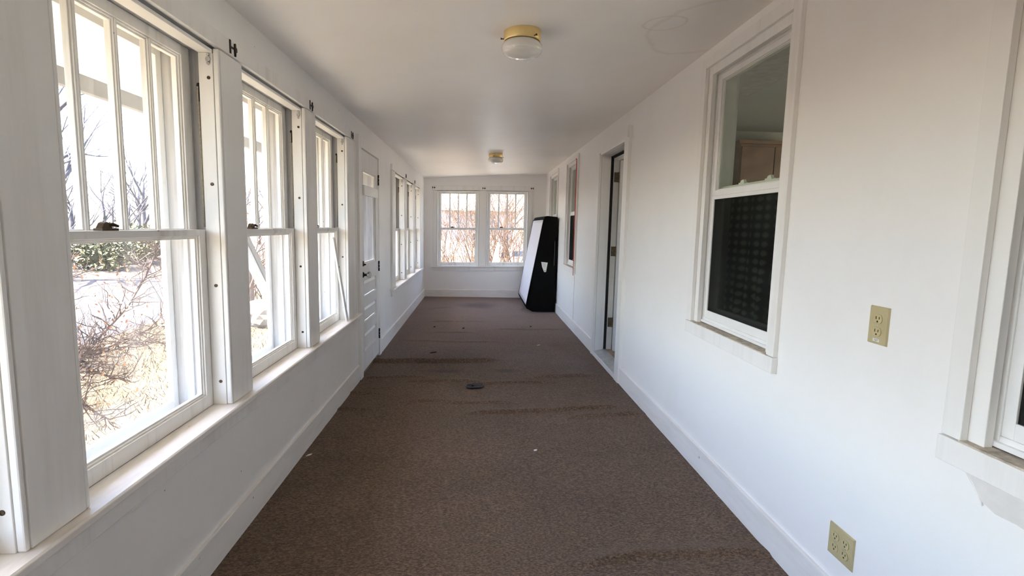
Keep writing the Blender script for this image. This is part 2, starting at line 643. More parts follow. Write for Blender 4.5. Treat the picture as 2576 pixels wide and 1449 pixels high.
def thing(name, loc, label, cat, group=None):
    return tag(empty(name, loc), label, cat, group)


def struct(name, loc, label, cat):
    return tag(empty(name, loc), label, cat, None, 'structure')


def smesh(o, label, cat):
    return tag(o, label, cat, None, 'structure')


# room numbers (metres; +Y runs down the porch, floor at 0)
XL, XR, YN, YB = -1.005, 1.25, -2.6, 9.80


def ceil_z(x):
    return 2.185 + (x - XL) / (XR - XL) * 0.135


def TL(u, d, z):            # left wall: d goes outwards from the casing face
    return (-0.985 - d, u, z)


def TR(u, d, z):
    return (1.23 + d, u, z)


def TB(u, d, z):            # the end wall's joinery runs a little out of level
    return (u, 9.78 + d, z + 0.017 * u)


# ------------------------------------------------------------------ room shell
rng = random.Random(5)
RIDGES = [
    (0.019, [(-0.99, 5.0), (-0.38, 4.99), (0.07, 5.03), (0.30, 5.12)]),
    (0.007, [(-0.95, 4.48), (-0.40, 4.51)]),
    (0.008, [(-0.65, 4.36), (-0.08, 4.40), (0.07, 4.31), (0.34, 4.35), (0.75, 4.35)]),
    (0.010, [(0.42, 4.47), (0.67, 4.52), (1.10, 4.59)]),
    (0.008, [(-0.56, 3.86), (-0.34, 3.88), (-0.15, 3.82), (0.35, 3.82)]),
    (0.012, [(-0.10, 3.60), (0.25, 3.61), (0.79, 3.69), (1.12, 3.73)]),
    (0.010, [(0.62, 3.51), (1.04, 3.57), (1.25, 3.60)]),
    (0.010, [(0.40, 1.91), (0.73, 1.96), (0.9, 1.96), (1.27, 1.96)]),
    (0.008, [(-1.0, 4.06), (-0.66, 4.01)]),
    (0.008, [(-1.0, 3.68), (-0.72, 3.68)]),
    (0.007, [(-0.9, 4.16), (-0.66, 4.21)]),
    (0.009, [(-0.9, 8.16), (-0.51, 8.43), (-0.30, 8.37)]),
    (0.005, [(-0.6, 6.45), (0.0, 6.47)]),
    (0.006, [(0.2, 6.69), (1.2, 6.71)]),
    (0.006, [(-0.9, 6.0), (-0.2, 5.9), (0.3, 5.95)]),
    (0.005, [(-0.7, 7.2), (0.2, 7.25)]),
]


def floor_h(x, y):
    h = 0.003 * mnoise.noise((x * 1.7, y * 1.7, 3.1)) + 0.0015 * mnoise.noise((x * 6, y * 9, 1.0))
    for a, pl in RIDGES:
        if x < pl[0][0] or x > pl[-1][0]:
            continue
        for (x0, y0), (x1, y1) in zip(pl, pl[1:]):
            if x0 <= x <= x1:
                t = (x - x0) / (x1 - x0)
                yc = y0 + (y1 - y0) * t + 0.012 * mnoise.noise((x * 7, y0, 0.3))
                dy = y - yc
                if abs(dy) < 0.3:
                    e = min(1.0, (x - pl[0][0]) / 0.15 + 0.05, (pl[-1][0] - x) / 0.15 + 0.05)
                    if pl[0][0] < -0.8:
                        e = min(1.0, (pl[-1][0] - x) / 0.2 + 0.05)
                    sg = 0.012 if dy < 0 else 0.06
                    h += 2.3 * a * e * math.exp(-(dy / sg) ** 2)
                break
    return h - 0.004


def build_floor():
    xs = [XL + (XR - XL) * i / 75 for i in range(76)]
    ys = []
    y = YN
    while y < YB:
        ys.append(y)
        y += 0.05 if y < 1.5 else (0.012 if y < 3.45 else (0.007 if y < 5.2 else 0.018))
    ys.append(YB)
    v = [(x, y, floor_h(x, y) if y > 1.5 else -0.004) for y in ys for x in xs]
    f = []
    n = len(xs)
    for j in range(len(ys) - 1):
        for i in range(n - 1):
            f.append((j * n + i, j * n + i + 1, (j + 1) * n + i + 1, (j + 1) * n + i))
    me = bpy.data.meshes.new('floor')
    me.from_pydata(v, [], f)
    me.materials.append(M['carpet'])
    for p in me.polygons:
        p.use_smooth = True
    o = bpy.data.objects.new('floor', me)
    COL.objects.link(o)
    smesh(o, 'worn brown carpet floor with ripples running across the porch', 'floor')


build_floor()
sub = MB().box(XL - 0.2, XR + 0.17, YN - 0.1, YB + 0.15, -0.16, -0.03).build('floor_slab', M['wood_floor'])
sub.name = 'floor_base'
smesh(sub, 'wooden deck under the carpet, seen only at the wall edges', 'floor')


def build_ceiling():
    nx, ny = 28, 130
    xs = [XL - 0.2 + (XR + 0.17 - XL + 0.2) * i / nx for i in range(nx + 1)]
    ys = [YN + (YB - YN) * j / ny for j in range(ny + 1)]
    v, f = [], []
    for y in ys:
        for x in xs:
            z = ceil_z(x)
            if XL + .05 < x < XR - .05:
                z += 0.007 * mnoise.noise((x * 0.9, y * 1.3, 7.7)) + 0.004 * mnoise.noise((x * 1.2, y * 3.4, 2.2))
            v.append((x, y, z))
    n = nx + 1
    for j in range(ny):
        for i in range(nx):
            f.append((j * n + i, (j + 1) * n + i, (j + 1) * n + i + 1, j * n + i + 1))
    me = bpy.data.meshes.new('ceiling')
    me.from_pydata(v, [], f)
    me.materials.append(M['ceiling'])
    for p in me.polygons:
        p.use_smooth = True
    o = bpy.data.objects.new('ceiling', me)
    COL.objects.link(o)
    smesh(o, 'sloping off-white painted ceiling with faint water stains', 'ceiling')


build_ceiling()
rf = MB()
rf.hexa([(-2.05, YN - .3, 2.15), (-2.05, YN - .3, 2.21), (-2.05, 10.3, 2.15), (-2.05, 10.3, 2.21),
         (6.0, YN - .3, 2.70), (6.0, YN - .3, 3.3), (6.0, 10.3, 2.70), (6.0, 10.3, 3.3)])
smesh(rf.build('roof', M['roof']), 'grey porch roof above the ceiling', 'roof')

WIN_L = [(-1.59, -0.811), (-0.615, 0.164), (0.36, 1.139), (1.333, 2.11), (2.31, 3.095), (3.29, 4.04)]
WIN_D = [(6.31, 7.08), (7.30, 8.05), (8.27, 8.95)]
DOOR1 = (4.505, 5.245)
ZS, ZH, ZHD = 0.59, 1.965, 1.935


def wall_with_holes(name, mat, T, u0, u1, d0, d1, ztop, holes, zbot=-0.05):
    """holes: (u0,u1,z0,z1) sorted along u; ztop is a function of world x"""
    mb = MB(T)
    cur = u0
    for a, b, z0, z1 in holes:
        if a > cur:
            mb.box(cur, a, d0, d1, zbot, ztop)
        if z0 > zbot:
            mb.box(a, b, d0, d1, zbot, z0)
        mb.box(a, b, d0, d1, z1, ztop)
        cur = b
    mb.box(cur, u1, d0, d1, zbot, ztop)
    return mb.build(name, mat)


g = 0.032
holesL = [(a - g, b + g, ZS - 0.03, ZH + .02) for a, b in WIN_L] + [(DOOR1[0] - .02, DOOR1[1] + .03, -0.05, 1.985)] + \
         [(a - g, b + g, ZS - 0.03, ZHD + .02) for a, b in WIN_D]
smesh(wall_with_holes('wall_left', M['wall_left'], TL, YN, YB + .15, 0.02, 0.20, 2.19, holesL),
      'white painted window wall along the left of the porch', 'wall')
WIN_R = [(0.335, 1.25), (2.045, 2.955), (6.60, 7.50), (8.28, 9.24)]
DOOR2 = (4.46, 5.37)
holesR = [(WIN_R[0][0] + .05, WIN_R[0][1] - .05, 0.79, 2.21), (WIN_R[1][0] + .05, WIN_R[1][1] - .05, 0.79, 2.21),
          (DOOR2[0] - .01, DOOR2[1] + .02, -0.05, 2.09),
          (WIN_R[2][0] + .05, WIN_R[2][1] - .05, 0.79, 2.21), (WIN_R[3][0] + .05, WIN_R[3][1] - .05, 0.79, 2.21)]
smesh(wall_with_holes('wall_right', M['wall'], TR, YN, YB + .15, 0.02, 0.19, 2.335, holesR),
      'white painted house wall along the right of the porch', 'wall')
WIN_B = [(-0.757, -0.010), (0.157, 0.905)]
mb = MB()
hb = [(a - g, b + g, ZS - .03, 1.995) for a, b in WIN_B]


def back_box(a, b, z0, z1t):
    """z1t None = up to the ceiling"""
    zt = (lambda x: ceil_z(x) + 0.02) if z1t is None else (lambda x: z1t)
    mb.hexa([(a, YB, z0), (a, YB, zt(a)), (a, YB + .15, z0), (a, YB + .15, zt(a)),
             (b, YB, z0), (b, YB, zt(b)), (b, YB + .15, z0), (b, YB + .15, zt(b))])


cur = XL - .19
for a, b, z0, z1 in hb:
    back_box(cur, a, -.05, None)
    back_box(a, b, -.05, z0)
    back_box(a, b, z1, None)
    cur = b
back_box(cur, XR + .17, -.05, None)
smesh(mb.build('wall_back', M['wall']), 'white painted end wall with a pair of windows', 'wall')


def TF(u, d, z):
    return (u, YN + .02 - d, z)


smesh(wall_with_holes('wall_front', M['wall'], TF, XL - .2, XR + .17, 0.02, 0.17, 2.34, []), 'white painted wall at the camera end of the porch', 'wall')

# baseboards (with the little worn ledge on top)
def baseboard(name, T, u0, u1, label, d0=0.005, h=0.135):
    mb = MB(T)
    mb.box(u0, u1, d0, 0.0215, -0.01, h)
    smesh(mb.build(name, M['base'], bev=0.003), label, 'baseboard')


baseboard('baseboard_left', TL, YN, 4.395, 'white scuffed baseboard under the three large windows')
baseboard('baseboard_left_far', TL, 5.36, YB, 'white baseboard beyond the panelled door on the left')
baseboard('baseboard_right', TR, YN, 4.35, 'white baseboard below the right wall, nearest stretch')
baseboard('baseboard_right_far', TR, 5.46, YB, 'white baseboard between the right doorway and the end wall')
baseboard('baseboard_back', lambda u, d, z: (u, 9.78 + d, z + 0.006 * u), -0.99, 1.236, 'white baseboard below the pair of end windows')

# ------------------------------------------------------------------ trim round the wooden windows
def post(T, root, u0, u1, z0, z1, bead=(True, True)):
    mb = MB(T)
    a = u0 + (0.016 if bead[0] else 0)
    b = u1 - (0.016 if bead[1] else 0)
    mb.box(a, b, 0.0, 0.0205, z0, z1)
    mb.build('casing_board', M['trim'], root, bev=0.002)
    for on, p, q in ((bead[0], u0, u0 + .013), (bead[1], u1 - .013, u1)):
        if on:
            MB(T).box(p, q, 0.001, 0.0205, z0, z1).build('bead', M['stop'], root, bev=0.004)


t1 = struct('trim_1', (XL, 2.2, 0), 'white casing boards, header, stool and apron of the large left windows', 'trim')
edges = [(-1.59 - .19, -1.59)] + [(WIN_L[k][1], WIN_L[k + 1][0]) for k in range(5)] + [(4.04, 4.28)]
for k, (a, b) in enumerate(edges):
    post(TL, t1, a, b, ZS + .001, ZH + .004)
MB(TL).box(-1.78, 4.28, -0.001, 0.0205, ZH + .010, 2.035).build('header_casing', M['trim'], t1, bev=0.002)
MB(TL).prism([(-0.034, ZS - .022), (-0.034, ZS - .004), (-0.028, ZS), (0.074, ZS), (0.074, ZS - .025), (0.0, ZS - .025), (-0.028, ZS - .025)], -1.80, 4.33,
             lambda d, z, u: (u, d, z)).build('window_stool', M['stool'], t1, bev=0.002)
MB(TL).box(-1.78, 4.27, 0.001, 0.0205, 0.495, ZS - .027).build('apron', M['trim'], t1, bev=0.002)

t2 = struct('trim_2', (XL, 7.6, 0), 'white casing boards, header, stool and apron of the far left triple window', 'trim')
for a, b in [(6.09, 6.31), (7.08, 7.30), (8.05, 8.27), (8.95, 9.12)]:
    post(TL, t2, a, b, ZS + .001, ZHD + .004)
MB(TL).box(6.09, 9.12, -0.001, 0.0205, ZHD + .010, 2.01).build('header_casing', M['trim'], t2, bev=0.002)
MB(TL).prism([(-0.034, ZS - .022), (-0.034, ZS - .004), (-0.028, ZS), (0.074, ZS), (0.074, ZS - .025), (0.0, ZS - .025), (-0.028, ZS - .025)], 6.0, 9.2,
             lambda d, z, u: (u, d, z)).build('window_stool', M['stool'], t2, bev=0.002)
MB(TL).box(6.07, 9.14, 0.001, 0.0205, 0.495, ZS - .027).build('apron', M['trim'], t2, bev=0.002)

t3 = struct('trim_3', (0.05, YB, 0), 'white casing boards, header, stool and apron of the end windows', 'trim')
ZHB = 1.975
for a, b in [(-0.852, -0.757), (-0.010, 0.157), (0.905, 1.0)]:
    post(TB, t3, a, b, ZS + .003, ZHB + .004)
MB(TB).box(-0.86, 1.012, -0.001, 0.0205, ZHB + .010, 2.058).build('header_casing', M['trim'], t3, bev=0.002)
MB(TB).box(-0.866, 1.02, -0.006, 0.0205, 2.058, 2.066).build('header_cap', M['trim'], t3, bev=0.002)
MB(TB).prism([(-0.034, ZS - .022), (-0.034, ZS - .004), (-0.028, ZS), (0.074, ZS), (0.074, ZS - .025), (0.0, ZS - .025), (-0.028, ZS - .025)], -0.885, 1.045,
             lambda d, z, u: (u, d, z)).build('window_stool', M['trim'], t3, bev=0.002)
MB(TB).box(-0.845, 1.005, 0.001, 0.0205, 0.497, ZS - .027).build('apron', M['trim'], t3, bev=0.002)


# ------------------------------------------------------------------ old wooden windows
def frame_boxes(mb, u0, u1, z0, z1, wl, wr, wb, wt, d0, d1, lip=0.012):
    """moulded sash: outer members and a stepped inner lip; wl.. widths to the glass"""
    e = lip
    mb.box(u0, u0 + wl - e, d0, d1, z0, z1)
    mb.box(u1 - wr + e, u1, d0, d1, z0, z1)
    mb.box(u0 + wl - e, u1 - wr + e, d0, d1, z0, z0 + wb - e)
    mb.box(u0 + wl - e, u1 - wr + e, d0, d1, z1 - wt + e, z1)
    a, b, c, dd = u0 + wl, u1 - wr, z0 + wb, z1 - wt
    h = e * 0.5
    for off, dep in ((e, 0.007), (h, 0.013)):
        mb.box(a - off, a - off + h, d0 + dep, d1 - .004, c - off, dd + off)
        mb.box(b + off - h, b + off, d0 + dep, d1 - .004, c - off, dd + off)
        mb.box(a - off + h, b + off - h, d0 + dep, d1 - .004, c - off, c - off + h)
        mb.box(a - off + h, b + off - h, d0 + dep, d1 - .004, dd + off - h, dd + off)


def disc(T, root, u, d, z, r, depth, name, mat, axis):
    """short cylinder along the wall's u axis ('u') or depth axis ('d')"""
    mb = MB(T)
    n = 14
    rings = []
    for rr, h in ((r, 0), (r, depth * .7), (r * .75, depth), (r * .35, depth), (r * .3, depth * .6)):
        rings.append([mb.pt((u + h, d + rr * math.cos(2 * PI * j / n), z + rr * math.sin(2 * PI * j / n)) if axis == 'u' else
                            (u + rr * math.cos(2 * PI * j / n), d + h, z + rr * math.sin(2 * PI * j / n))) for j in range(n)])
    for A, B in zip(rings, rings[1:]):
        for j in range(n):
            mb.f.append((A[j], A[(j + 1) % n], B[(j + 1) % n], B[j]))
    mb.f.append(tuple(rings[0]))
    mb.f.append(tuple(rings[-1]))
    return mb.build(name, mat, root, smooth=False)


def wood_window(n, T, u0, u1, zs, zh, label, screws=True, pulley=True, lock_u=0.28, storm=True):
    c = T((u0 + u1) / 2, 0.05, zs)
    R = struct('window_%d' % n, c, label, 'window')
    j0, j1 = u0 - .012, u1 + .012
    mb = MB(T)
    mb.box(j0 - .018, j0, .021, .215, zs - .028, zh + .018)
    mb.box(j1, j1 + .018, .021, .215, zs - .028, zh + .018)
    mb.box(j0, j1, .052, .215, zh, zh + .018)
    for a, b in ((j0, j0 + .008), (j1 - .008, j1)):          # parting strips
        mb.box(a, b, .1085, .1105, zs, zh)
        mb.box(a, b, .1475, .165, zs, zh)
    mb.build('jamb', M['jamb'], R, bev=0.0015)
    mb = MB(T)
    mb.hexa([(j0, .0745, zs - .028), (j0, .0745, zs - .001), (j0, .25, zs - .05), (j0, .25, zs - .03),
             (j1, .0745, zs - .028), (j1, .0745, zs - .001), (j1, .25, zs - .05), (j1, .25, zs - .03)])
    mb.build('outer_sill', M['jamb'], R)
    # stop boards
    for side in (0, 1):
        a, b = (u0 - .012, u0 + .002) if side == 0 else (u1 - .002, u1 + .012)
        so = MB(T).box(a, b, .0215, .073, zs + .0005, zh - .013).build('stop_board', M['stop'], R, bev=0.0012)
        if screws:
            for fz in (0.07, 0.352, 0.638, 0.925):
                z = zs + (zh - zs) * fz
                disc(T, so, (u1 - .002) if side else (u0 + .002), .040 + .004 * math.sin(fz * 40), z, .0065, -.002 if side else .002, 'screw', M['bronze'], 'u')
            s = -1 if side else 1
            uu = (u1 - .002) if side else (u0 + .002)
            br = MB(T)
            for dz, rr in ((0.016, .006), (0, .010), (-.016, .006)):
                pts = []
                for k in range(10):
                    t = 2 * PI * k / 10
                    pts.append((.036 + rr * .9 * math.cos(t), zh - .036 + dz + rr * math.sin(t)))
                br.prism(pts, uu, uu + s * .006, lambda a_, b_, e_: (e_, a_, b_))
            br.build('blind_bracket', M['steel'], so, bev=0.001)
    MB(T).box(u0 + .002, u1 - .002, .0215, .073, zh - .013, zh).build('head_stop', M['stop'], R, bev=0.0012)
    # lower sash
    zm0, zm1 = zs + (zh - zs) * .487, zs + (zh - zs) * .511
    mb = MB(T)
    frame_boxes(mb, j0 + .001, j1 - .001, zs, zm1, .068, .068, .062, zm1 - zm0 + .002, .075, .108)
    ls = mb.build('lower_sash', M['sash'], R, bev=0.0012)
    MB(T).box(j0 + .064, j1 - .064, .0925, .0955, zs + .058, zm0 + .002).build('pane', M['glass'], ls)
    # sash lock on the meeting rail
    ul = u0 + (u1 - u0) * lock_u
    lk = MB(T).box(ul - .034, ul + .034, .078, .104, zm1, zm1 + .007)
    lk.prism([(-.026, 0), (.020, 0), (.010, .016), (-.004, .020), (-.014, .016)], .083, .101, lambda a_, b_, e_: (ul + a_ - .004, e_, zm1 + .006 + b_))
    lk = lk.build('sash_lock', M['bronze'], ls, bev=0.0012)
    MB(T).tube([(ul - .002, .088, zm1 + .016), (ul + .018, .084, zm1 + .018), (ul + .034, .080, zm1 + .013)], [.005, .0055, .004], 8).build('lock_lever', M['bronze'], ls, smooth=True)
    # upper sash with three muntins
    zb = zm0 + .006
    mb = MB(T)
    frame_boxes(mb, j0 + .001, j1 - .001, zb, zh - .001, .068, .068, .03, .048, .111, .146)
    us = mb.build('upper_sash', M['sash'], R, bev=0.0012)
    a, b = j0 + .069, j1 - .069
    for k in range(4):
        p, q = a + (b - a) * k / 4, a + (b - a) * (k + 1) / 4
        MB(T).box(p + .003, q - .003, .1295, .132, zb + .026, zh - .046).build('pane', M['glass'], us)
        if k:
            mb = MB(T)
            mb.box(p - .0115, p + .0115, .123, .142, zb + .022, zh - .040)
            mb.box(p - .0075, p + .0075, .117, .124, zb + .022, zh - .040)
            mb.box(p - .0035, p + .0035, .113, .118, zb + .022, zh - .040)
            mb.build('muntin', M['sash'], us, bev=0.0012)
    if pulley:
        zc = zs + (zh - zs) * .888
        pts = [(-.007, -.034), (.007, -.034), (.007, .026), (.004, .034), (-.004, .034), (-.007, .026)]
        po = MB(T).prism(pts, j1 - .0015, j1 + .001, lambda a_, b_, e_: (e_, .083 + a_, zc + b_)).build('pulley_slot', M['dark'], R)
        MB(T).tube([(j1 - .004, .085, zc + .02), (j1 - .004, .085, zc - .03), (j1 - .003, .082, zm1 + .3), (j1 - .004, .083, zm1 + .01)], .0033, 6).build('sash_cord', M['cord'], po, smooth=True)
    if storm:
        mb = MB(T)
        q0, q1 = j0 - .01, j1 + .01
        for a_, b_, c_, d_ in ((q0, q0 + .042, zs - .02, zh + .01), (q1 - .042, q1, zs - .02, zh + .01)):
            mb.box(a_, b_, .216, .236, c_, d_)
        mb.box(q0 + .042, q1 - .042, .216, .236, zs - .028, zs + .022)
        mb.box(q0 + .042, q1 - .042, .216, .236, zh - .035, zh + .01)
        mb.box(q0 + .042, q1 - .042, .218, .234, zm0 - .005, zm0 + .012)
        sf = mb.build('storm_frame', M['siding'], R, bev=0.0015)
        MB(T).box(q0 + .04, q1 - .04, .225, .2265, zs + .02, zh - .033).build('pane', M['storm_glass'], sf)
    return R


NAMES_L = ['white wooden window behind the camera, farthest back', 'white wooden window behind the camera on the left wall',
           'white wooden window cut off by the near left edge', 'nearest full wooden window on the left, bare branches outside it',
           'second wooden window on the left, white diagonal board outside it', 'third wooden window on the left with a loose stop strip inside']
k = 1
for i, (a, b) in enumerate(WIN_L):
    wood_window(k, TL, a, b, ZS, ZH, NAMES_L[i], lock_u=0.33)
    k += 1
for (a, b), l in zip(WIN_D, ('wooden window just past the left door, first of three', 'middle wooden window of the far left triple', 'wooden window of the far left triple nearest the corner')):
    wood_window(k, TL, a, b, ZS, ZHD, l)
    k += 1
for (a, b), l in zip(WIN_B, ('left-hand window of the pair in the end wall', 'window of the end pair beside the leaning box spring')):
    wood_window(k, TB, a, b, ZS, ZHB, l, screws=False, pulley=False, lock_u=0.36)
    k += 1


# ------------------------------------------------------------------ vinyl windows of the house wall
def vinyl_window(n, u0, u1, label, back_stain=False):
    T = TR
    R = struct('window_%d' % n, T((u0 + u1) / 2, 0.1, .78), label, 'window')
    z0, z1 = 0.815, 2.268
    w = 0.055
    mb = MB(T)                                     # outer casing
    mb.box(u0, u0 + w, 0.0, .0205, z0, z1)
    mb.box(u1 - w, u1, 0.0, .0205, z0, z1)
    mb.box(u0 + w, u1 - w, 0.0, .0205, z1 - w, z1)
    mb.build('casing', M['trim'], R, bev=0.0025)
    mb = MB(T)                                     # set-back inner casing
    a, b, zt = u0 + w - .006, u1 - w + .006, z1 - w + .006
    mb.box(a, a + .048, .0215, .045, z0, zt)
    mb.box(b - .048, b, .0215, .045, z0, zt)
    mb.box(a + .048, b - .048, .0215, .045, zt - .048, zt)
    mb.build('inner_casing', M['trim'], R, bev=0.002)
    MB(T).box(u0 - .004, u1 + .004, -0.006, .0205, .745, z0 - .003).build('window_sill', M['trim'], R, bev=0.003)
    MB(T).box(u0 + w - .004, u1 - w + .004, -0.002, .062, z0 - .012, z0 + .001).build('sill_top', M['worn'], R, bev=0.001)
    # vinyl master frame
    a, b = u0 + .085, u1 - .085
    zb, zt = z0 + .004, z1 - .085
    mb = MB(T)
    for wd, d0, d1 in ((.014, .046, .16), (.028, .056, .16)):
        mb.box(a - .014, a - .014 + wd, d0, d1, zb, zt + .014)
        mb.box(b + .014 - wd, b + .014, d0, d1, zb, zt + .014)
        mb.box(a - .014 + wd, b + .014 - wd, d0, d1, zt + .014 - wd, zt + .014)
        mb.box(a - .014 + wd, b + .014 - wd, d0, d1, zb, zb + wd)
    mb.build('vinyl_frame', M['vinyl'], R, bev=0.0015)
    a, b = a + .014, b - .014
    zt = zt - .014
    zb = zb + .028
    zm = 1.545
    # upper sash (outer track)
    mb = MB(T)
    frame_boxes(mb, a, b, zm - .02, zt, .036, .036, .036, .036, .064, .092, lip=.008)
    us = mb.build('upper_sash', M['vinyl'], R, bev=0.001)
    MB(T).box(a + .034, b - .034, .076, .082, zm + .014, zt - .034).build('pane', M['clear_glass'], us)
    # lower sash behind, and half screen in front of it
    mb = MB(T)
    frame_boxes(mb, a, b, zb, zm + .03, .04, .04, .055, .045, .104, .134, lip=.008)
    ls = mb.build('lower_sash', M['vinyl'], R, bev=0.001)
    MB(T).box(a + .038, b - .038, .116, .122, zb + .053, zm - .013).build('pane', M['clear_glass'], ls)
    for f in (0.33, 0.68):
        ul = a + (b - a) * f
        lk = MB(T).box(ul - .028, ul + .028, .106, .128, zm + .03, zm + .037)
        lk.prism([(-.02, 0), (.02, 0), (.012, .012), (-.012, .016)], .110, .126, lambda p, q, e: (ul + p, e, zm + .036 + q))
        lk.build('sash_lock', M['vinyl'], ls, bev=0.001)
    mb = MB(T)
    for p, q, r, s in ((a, a + .03, zb, zm - .021), (b - .03, b, zb, zm - .021)):
        mb.box(p, q, .060, .072, r, s)
    mb.box(a + .03, b - .03, .060, .072, zb, zb + .042)
    mb.box(a + .03, b - .03, .060, .072, zm - .04, zm - .021)
    sf = mb.build('screen_frame', M['vinyl'], R, bev=0.0015)
    MB(T).box(a + .028, b - .028, .0655, .0665, zb + .04, zm - .038).build('screen_mesh', M['screen'], sf)
    # lining through the wall
    mb = MB(T)
    p, q = u0 + .052, u1 - .052
    mb.box(p, p + .012, .046, .19, .795, 2.205)
    mb.box(q - .012, q, .046, .19, .795, 2.205)
    mb.box(p + .012, q - .012, .046, .19, 2.19, 2.205)
    mb.box(p + .012, q - .012, .063, .19, .792, .812)
    mb.build('jamb_lining', M['trim'], R)
    return R


LR = ['white window at the right edge, nearest on the house wall', 'large white window between the outlet and the right doorway',
      'white window beyond the right doorway with a red cord beside it', 'white window in the right wall behind the leaning box spring']
for (a, b), l in zip(WIN_R, LR):
    vinyl_window(k, a, b, l)
    k += 1

# bare plaster patch and cracked paint edge below the nearest right window
pp = MB(lambda a, b, e: (e, a, b))
pp.prism([(1.19, .742), (1.175, .725), (1.135, .685), (1.10, .672), (1.05, .675), (0.95, .665), (0.8, .69), (0.66, .742)], 1.2455, 1.2505, lambda a, b, e: (a, b, e))
trim4 = smesh(pp.build('trim_4', plain('bare_plaster', (0.74, 0.70, 0.66), 0.8, var=0.06)), 'bare plaster patch with curled paint edge under the right edge window', 'plaster patch')
MB().tube([(1.247, 1.182, .738), (1.2465, 1.162, .716), (1.246, 1.138, .684), (1.2455, 1.133, .674)], [.0012, .002, .003, .0015], 6).build('paint_curl', M['wall_left'], trim4, smooth=True)


# ------------------------------------------------------------------ door 1 (panelled, left wall)
def door_left():
    R = struct('door_1', (XL, 4.98, 0), 'white panelled door with a glazed top and black rim lock', 'door')
    T = TL
    u0, u1 = DOOR1
    mb = MB(T)
    mb.box(4.405, u0 - .004, -0.004, .0205, 0, 2.05)
    mb.box(u1 + .018, 5.355, -0.004, .0205, 0, 2.05)
    mb.box(u0 - .004, u1 + .018, -0.004, .0205, 1.958, 2.05)
    mb.build('casing', M['trim'], R, bev=0.002)
    MB(T).box(4.285, 4.315, -.002, .0205, 0.6, 2.02).build('corner_strip', M['trim'], R, bev=0.003)
    mb = MB(T)
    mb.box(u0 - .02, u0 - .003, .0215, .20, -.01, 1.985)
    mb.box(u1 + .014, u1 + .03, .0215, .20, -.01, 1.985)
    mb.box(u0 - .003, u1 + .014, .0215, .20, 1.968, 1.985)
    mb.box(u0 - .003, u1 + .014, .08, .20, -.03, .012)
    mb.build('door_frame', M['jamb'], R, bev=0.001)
    # leaf: stiles and rails with recessed raised panels
    a, b = u0, u1 - .004
    zt = 1.95
    zb = .032
    sw = .095
    mb = MB(T)
    d0, d1 = .006, .046
    mb.box(a, a + sw, d0, d1, zb, zt)
    mb.box(b - sw, b, d0, d1, zb, zt)
    rails = [(zb, .20), (.36, .46), (.595, .69), (.832, .972), (1.787, zt)]
    for p, q in rails:
        mb.box(a + sw, b - sw, d0, d1, p, q)
    L = mb.build('door_leaf', M['door'], R, bev=0.002)
    for (z0, z1) in ((.20, .36), (.46, .595), (.69, .832)):
        pb = MB(T)
        p, q = a + sw + .002, b - sw - .002
        e = .03
        pb.hexa([(p + e, d0 + .006, z0 + e), (p + e, d0 + .006, z1 - e), (p, d0 + .024, z0 + .002), (p, d0 + .024, z1 - .002),
                 (q - e, d0 + .006, z0 + e), (q - e, d0 + .006, z1 - e), (q, d0 + .024, z0 + .002), (q, d0 + .024, z1 - .002)])
        pb.build('raised_panel', M['door'], L)
    mb = MB(T)
    for p, q, r, s in ((a + sw, a + sw + .014, .972, 1.787), (b - sw - .014, b - sw, .972, 1.787)):
        mb.box(p, q, d0 + .01, d1 - .004, r, s)
    mb.box(a + sw + .014, b - sw - .014, d0 + .01, d1 - .004, .972, .988)
    mb.box(a + sw + .014, b - sw - .014, d0 + .01, d1 - .004, 1.773, 1.787)
    mb.build('glazing_bead', M['door'], L, bev=0.002)
    MB(T).box(a + sw + .012, b - sw - .012, .028, .031, .986, 1.775).build('pane', M['hazy_glass'], L)
    cm = MB(T)                                        # sheer cloth hung behind the glass, in soft folds
    n_ = 40
    top_, bot_ = [], []
    for i_ in range(n_ + 1):
        t_ = i_ / n_
        u_ = a + sw + .016 + (b - a - 2 * sw - .032) * t_
        top_.append(cm.pt((u_, .037 + .003 * math.sin(t_ * 26), 1.66)))
        bot_.append(cm.pt((u_, .037 + .004 * math.sin(t_ * 26 + 1.2 * math.sin(t_ * 5)), .992)))
    for i_ in range(n_):
        cm.f.append((top_[i_], top_[i_ + 1], bot_[i_ + 1], bot_[i_]))
    cm.build('sheer_cloth', M['sheer'], L, smooth=True, closed=False)
    cb = MB(T).box(a + sw - .025, b - sw + .03, d0 - .016, d0 - .001, 1.573, 1.658).build('cross_board', M['stop'], L, bev=0.002)
    # hardware
    lk = MB(T).box(a + .012, a + .052, d0 - .012, d0, .965, 1.01)
    lk.tube([(a + .03, d0 - .012, .98), (a + .03, d0 - .03, .98)], .007, 10)
    lk.build('rim_lock', M['black_metal'], L, bev=0.002)
    c = T(a + .045, d0, .89)
    mb = MB()
    mb.lathe([(.006, 0), (.024, 0), (.026, .004), (.02, .010), (.011, .014), (.011, .034), (.006, .036)], c, 20, 'x')
    ks = mb.build('knob_rose', M['black_metal'], L, smooth=True)
    MB().lathe([(.006, .034), (.018, .036), (.027, .046), (.029, .056), (.025, .066), (.012, .072), (.004, .073)], c, 12, 'x').build('door_knob', M['knob_glass'], ks)
    for z in (.234, .915, 1.752):
        hb_ = MB(T)
        hb_.box(b - .003, b + .016, d0 - .004, d0 + .002, z - .048, z + .048)
        hb_.tube([(b + .006, d0 - .008, z - .05), (b + .006, d0 - .008, z - .018)], .0065, 8)
        hb_.tube([(b + .006, d0 - .008, z - .014), (b + .006, d0 - .008, z + .014)], .0065, 8)
        hb_.tube([(b + .006, d0 - .008, z + .018), (b + .006, d0 - .008, z + .05)], .0065, 8)
        hb_.build('hinge', M['black_metal'], L)
    # storm door outside
    mb = MB(T)
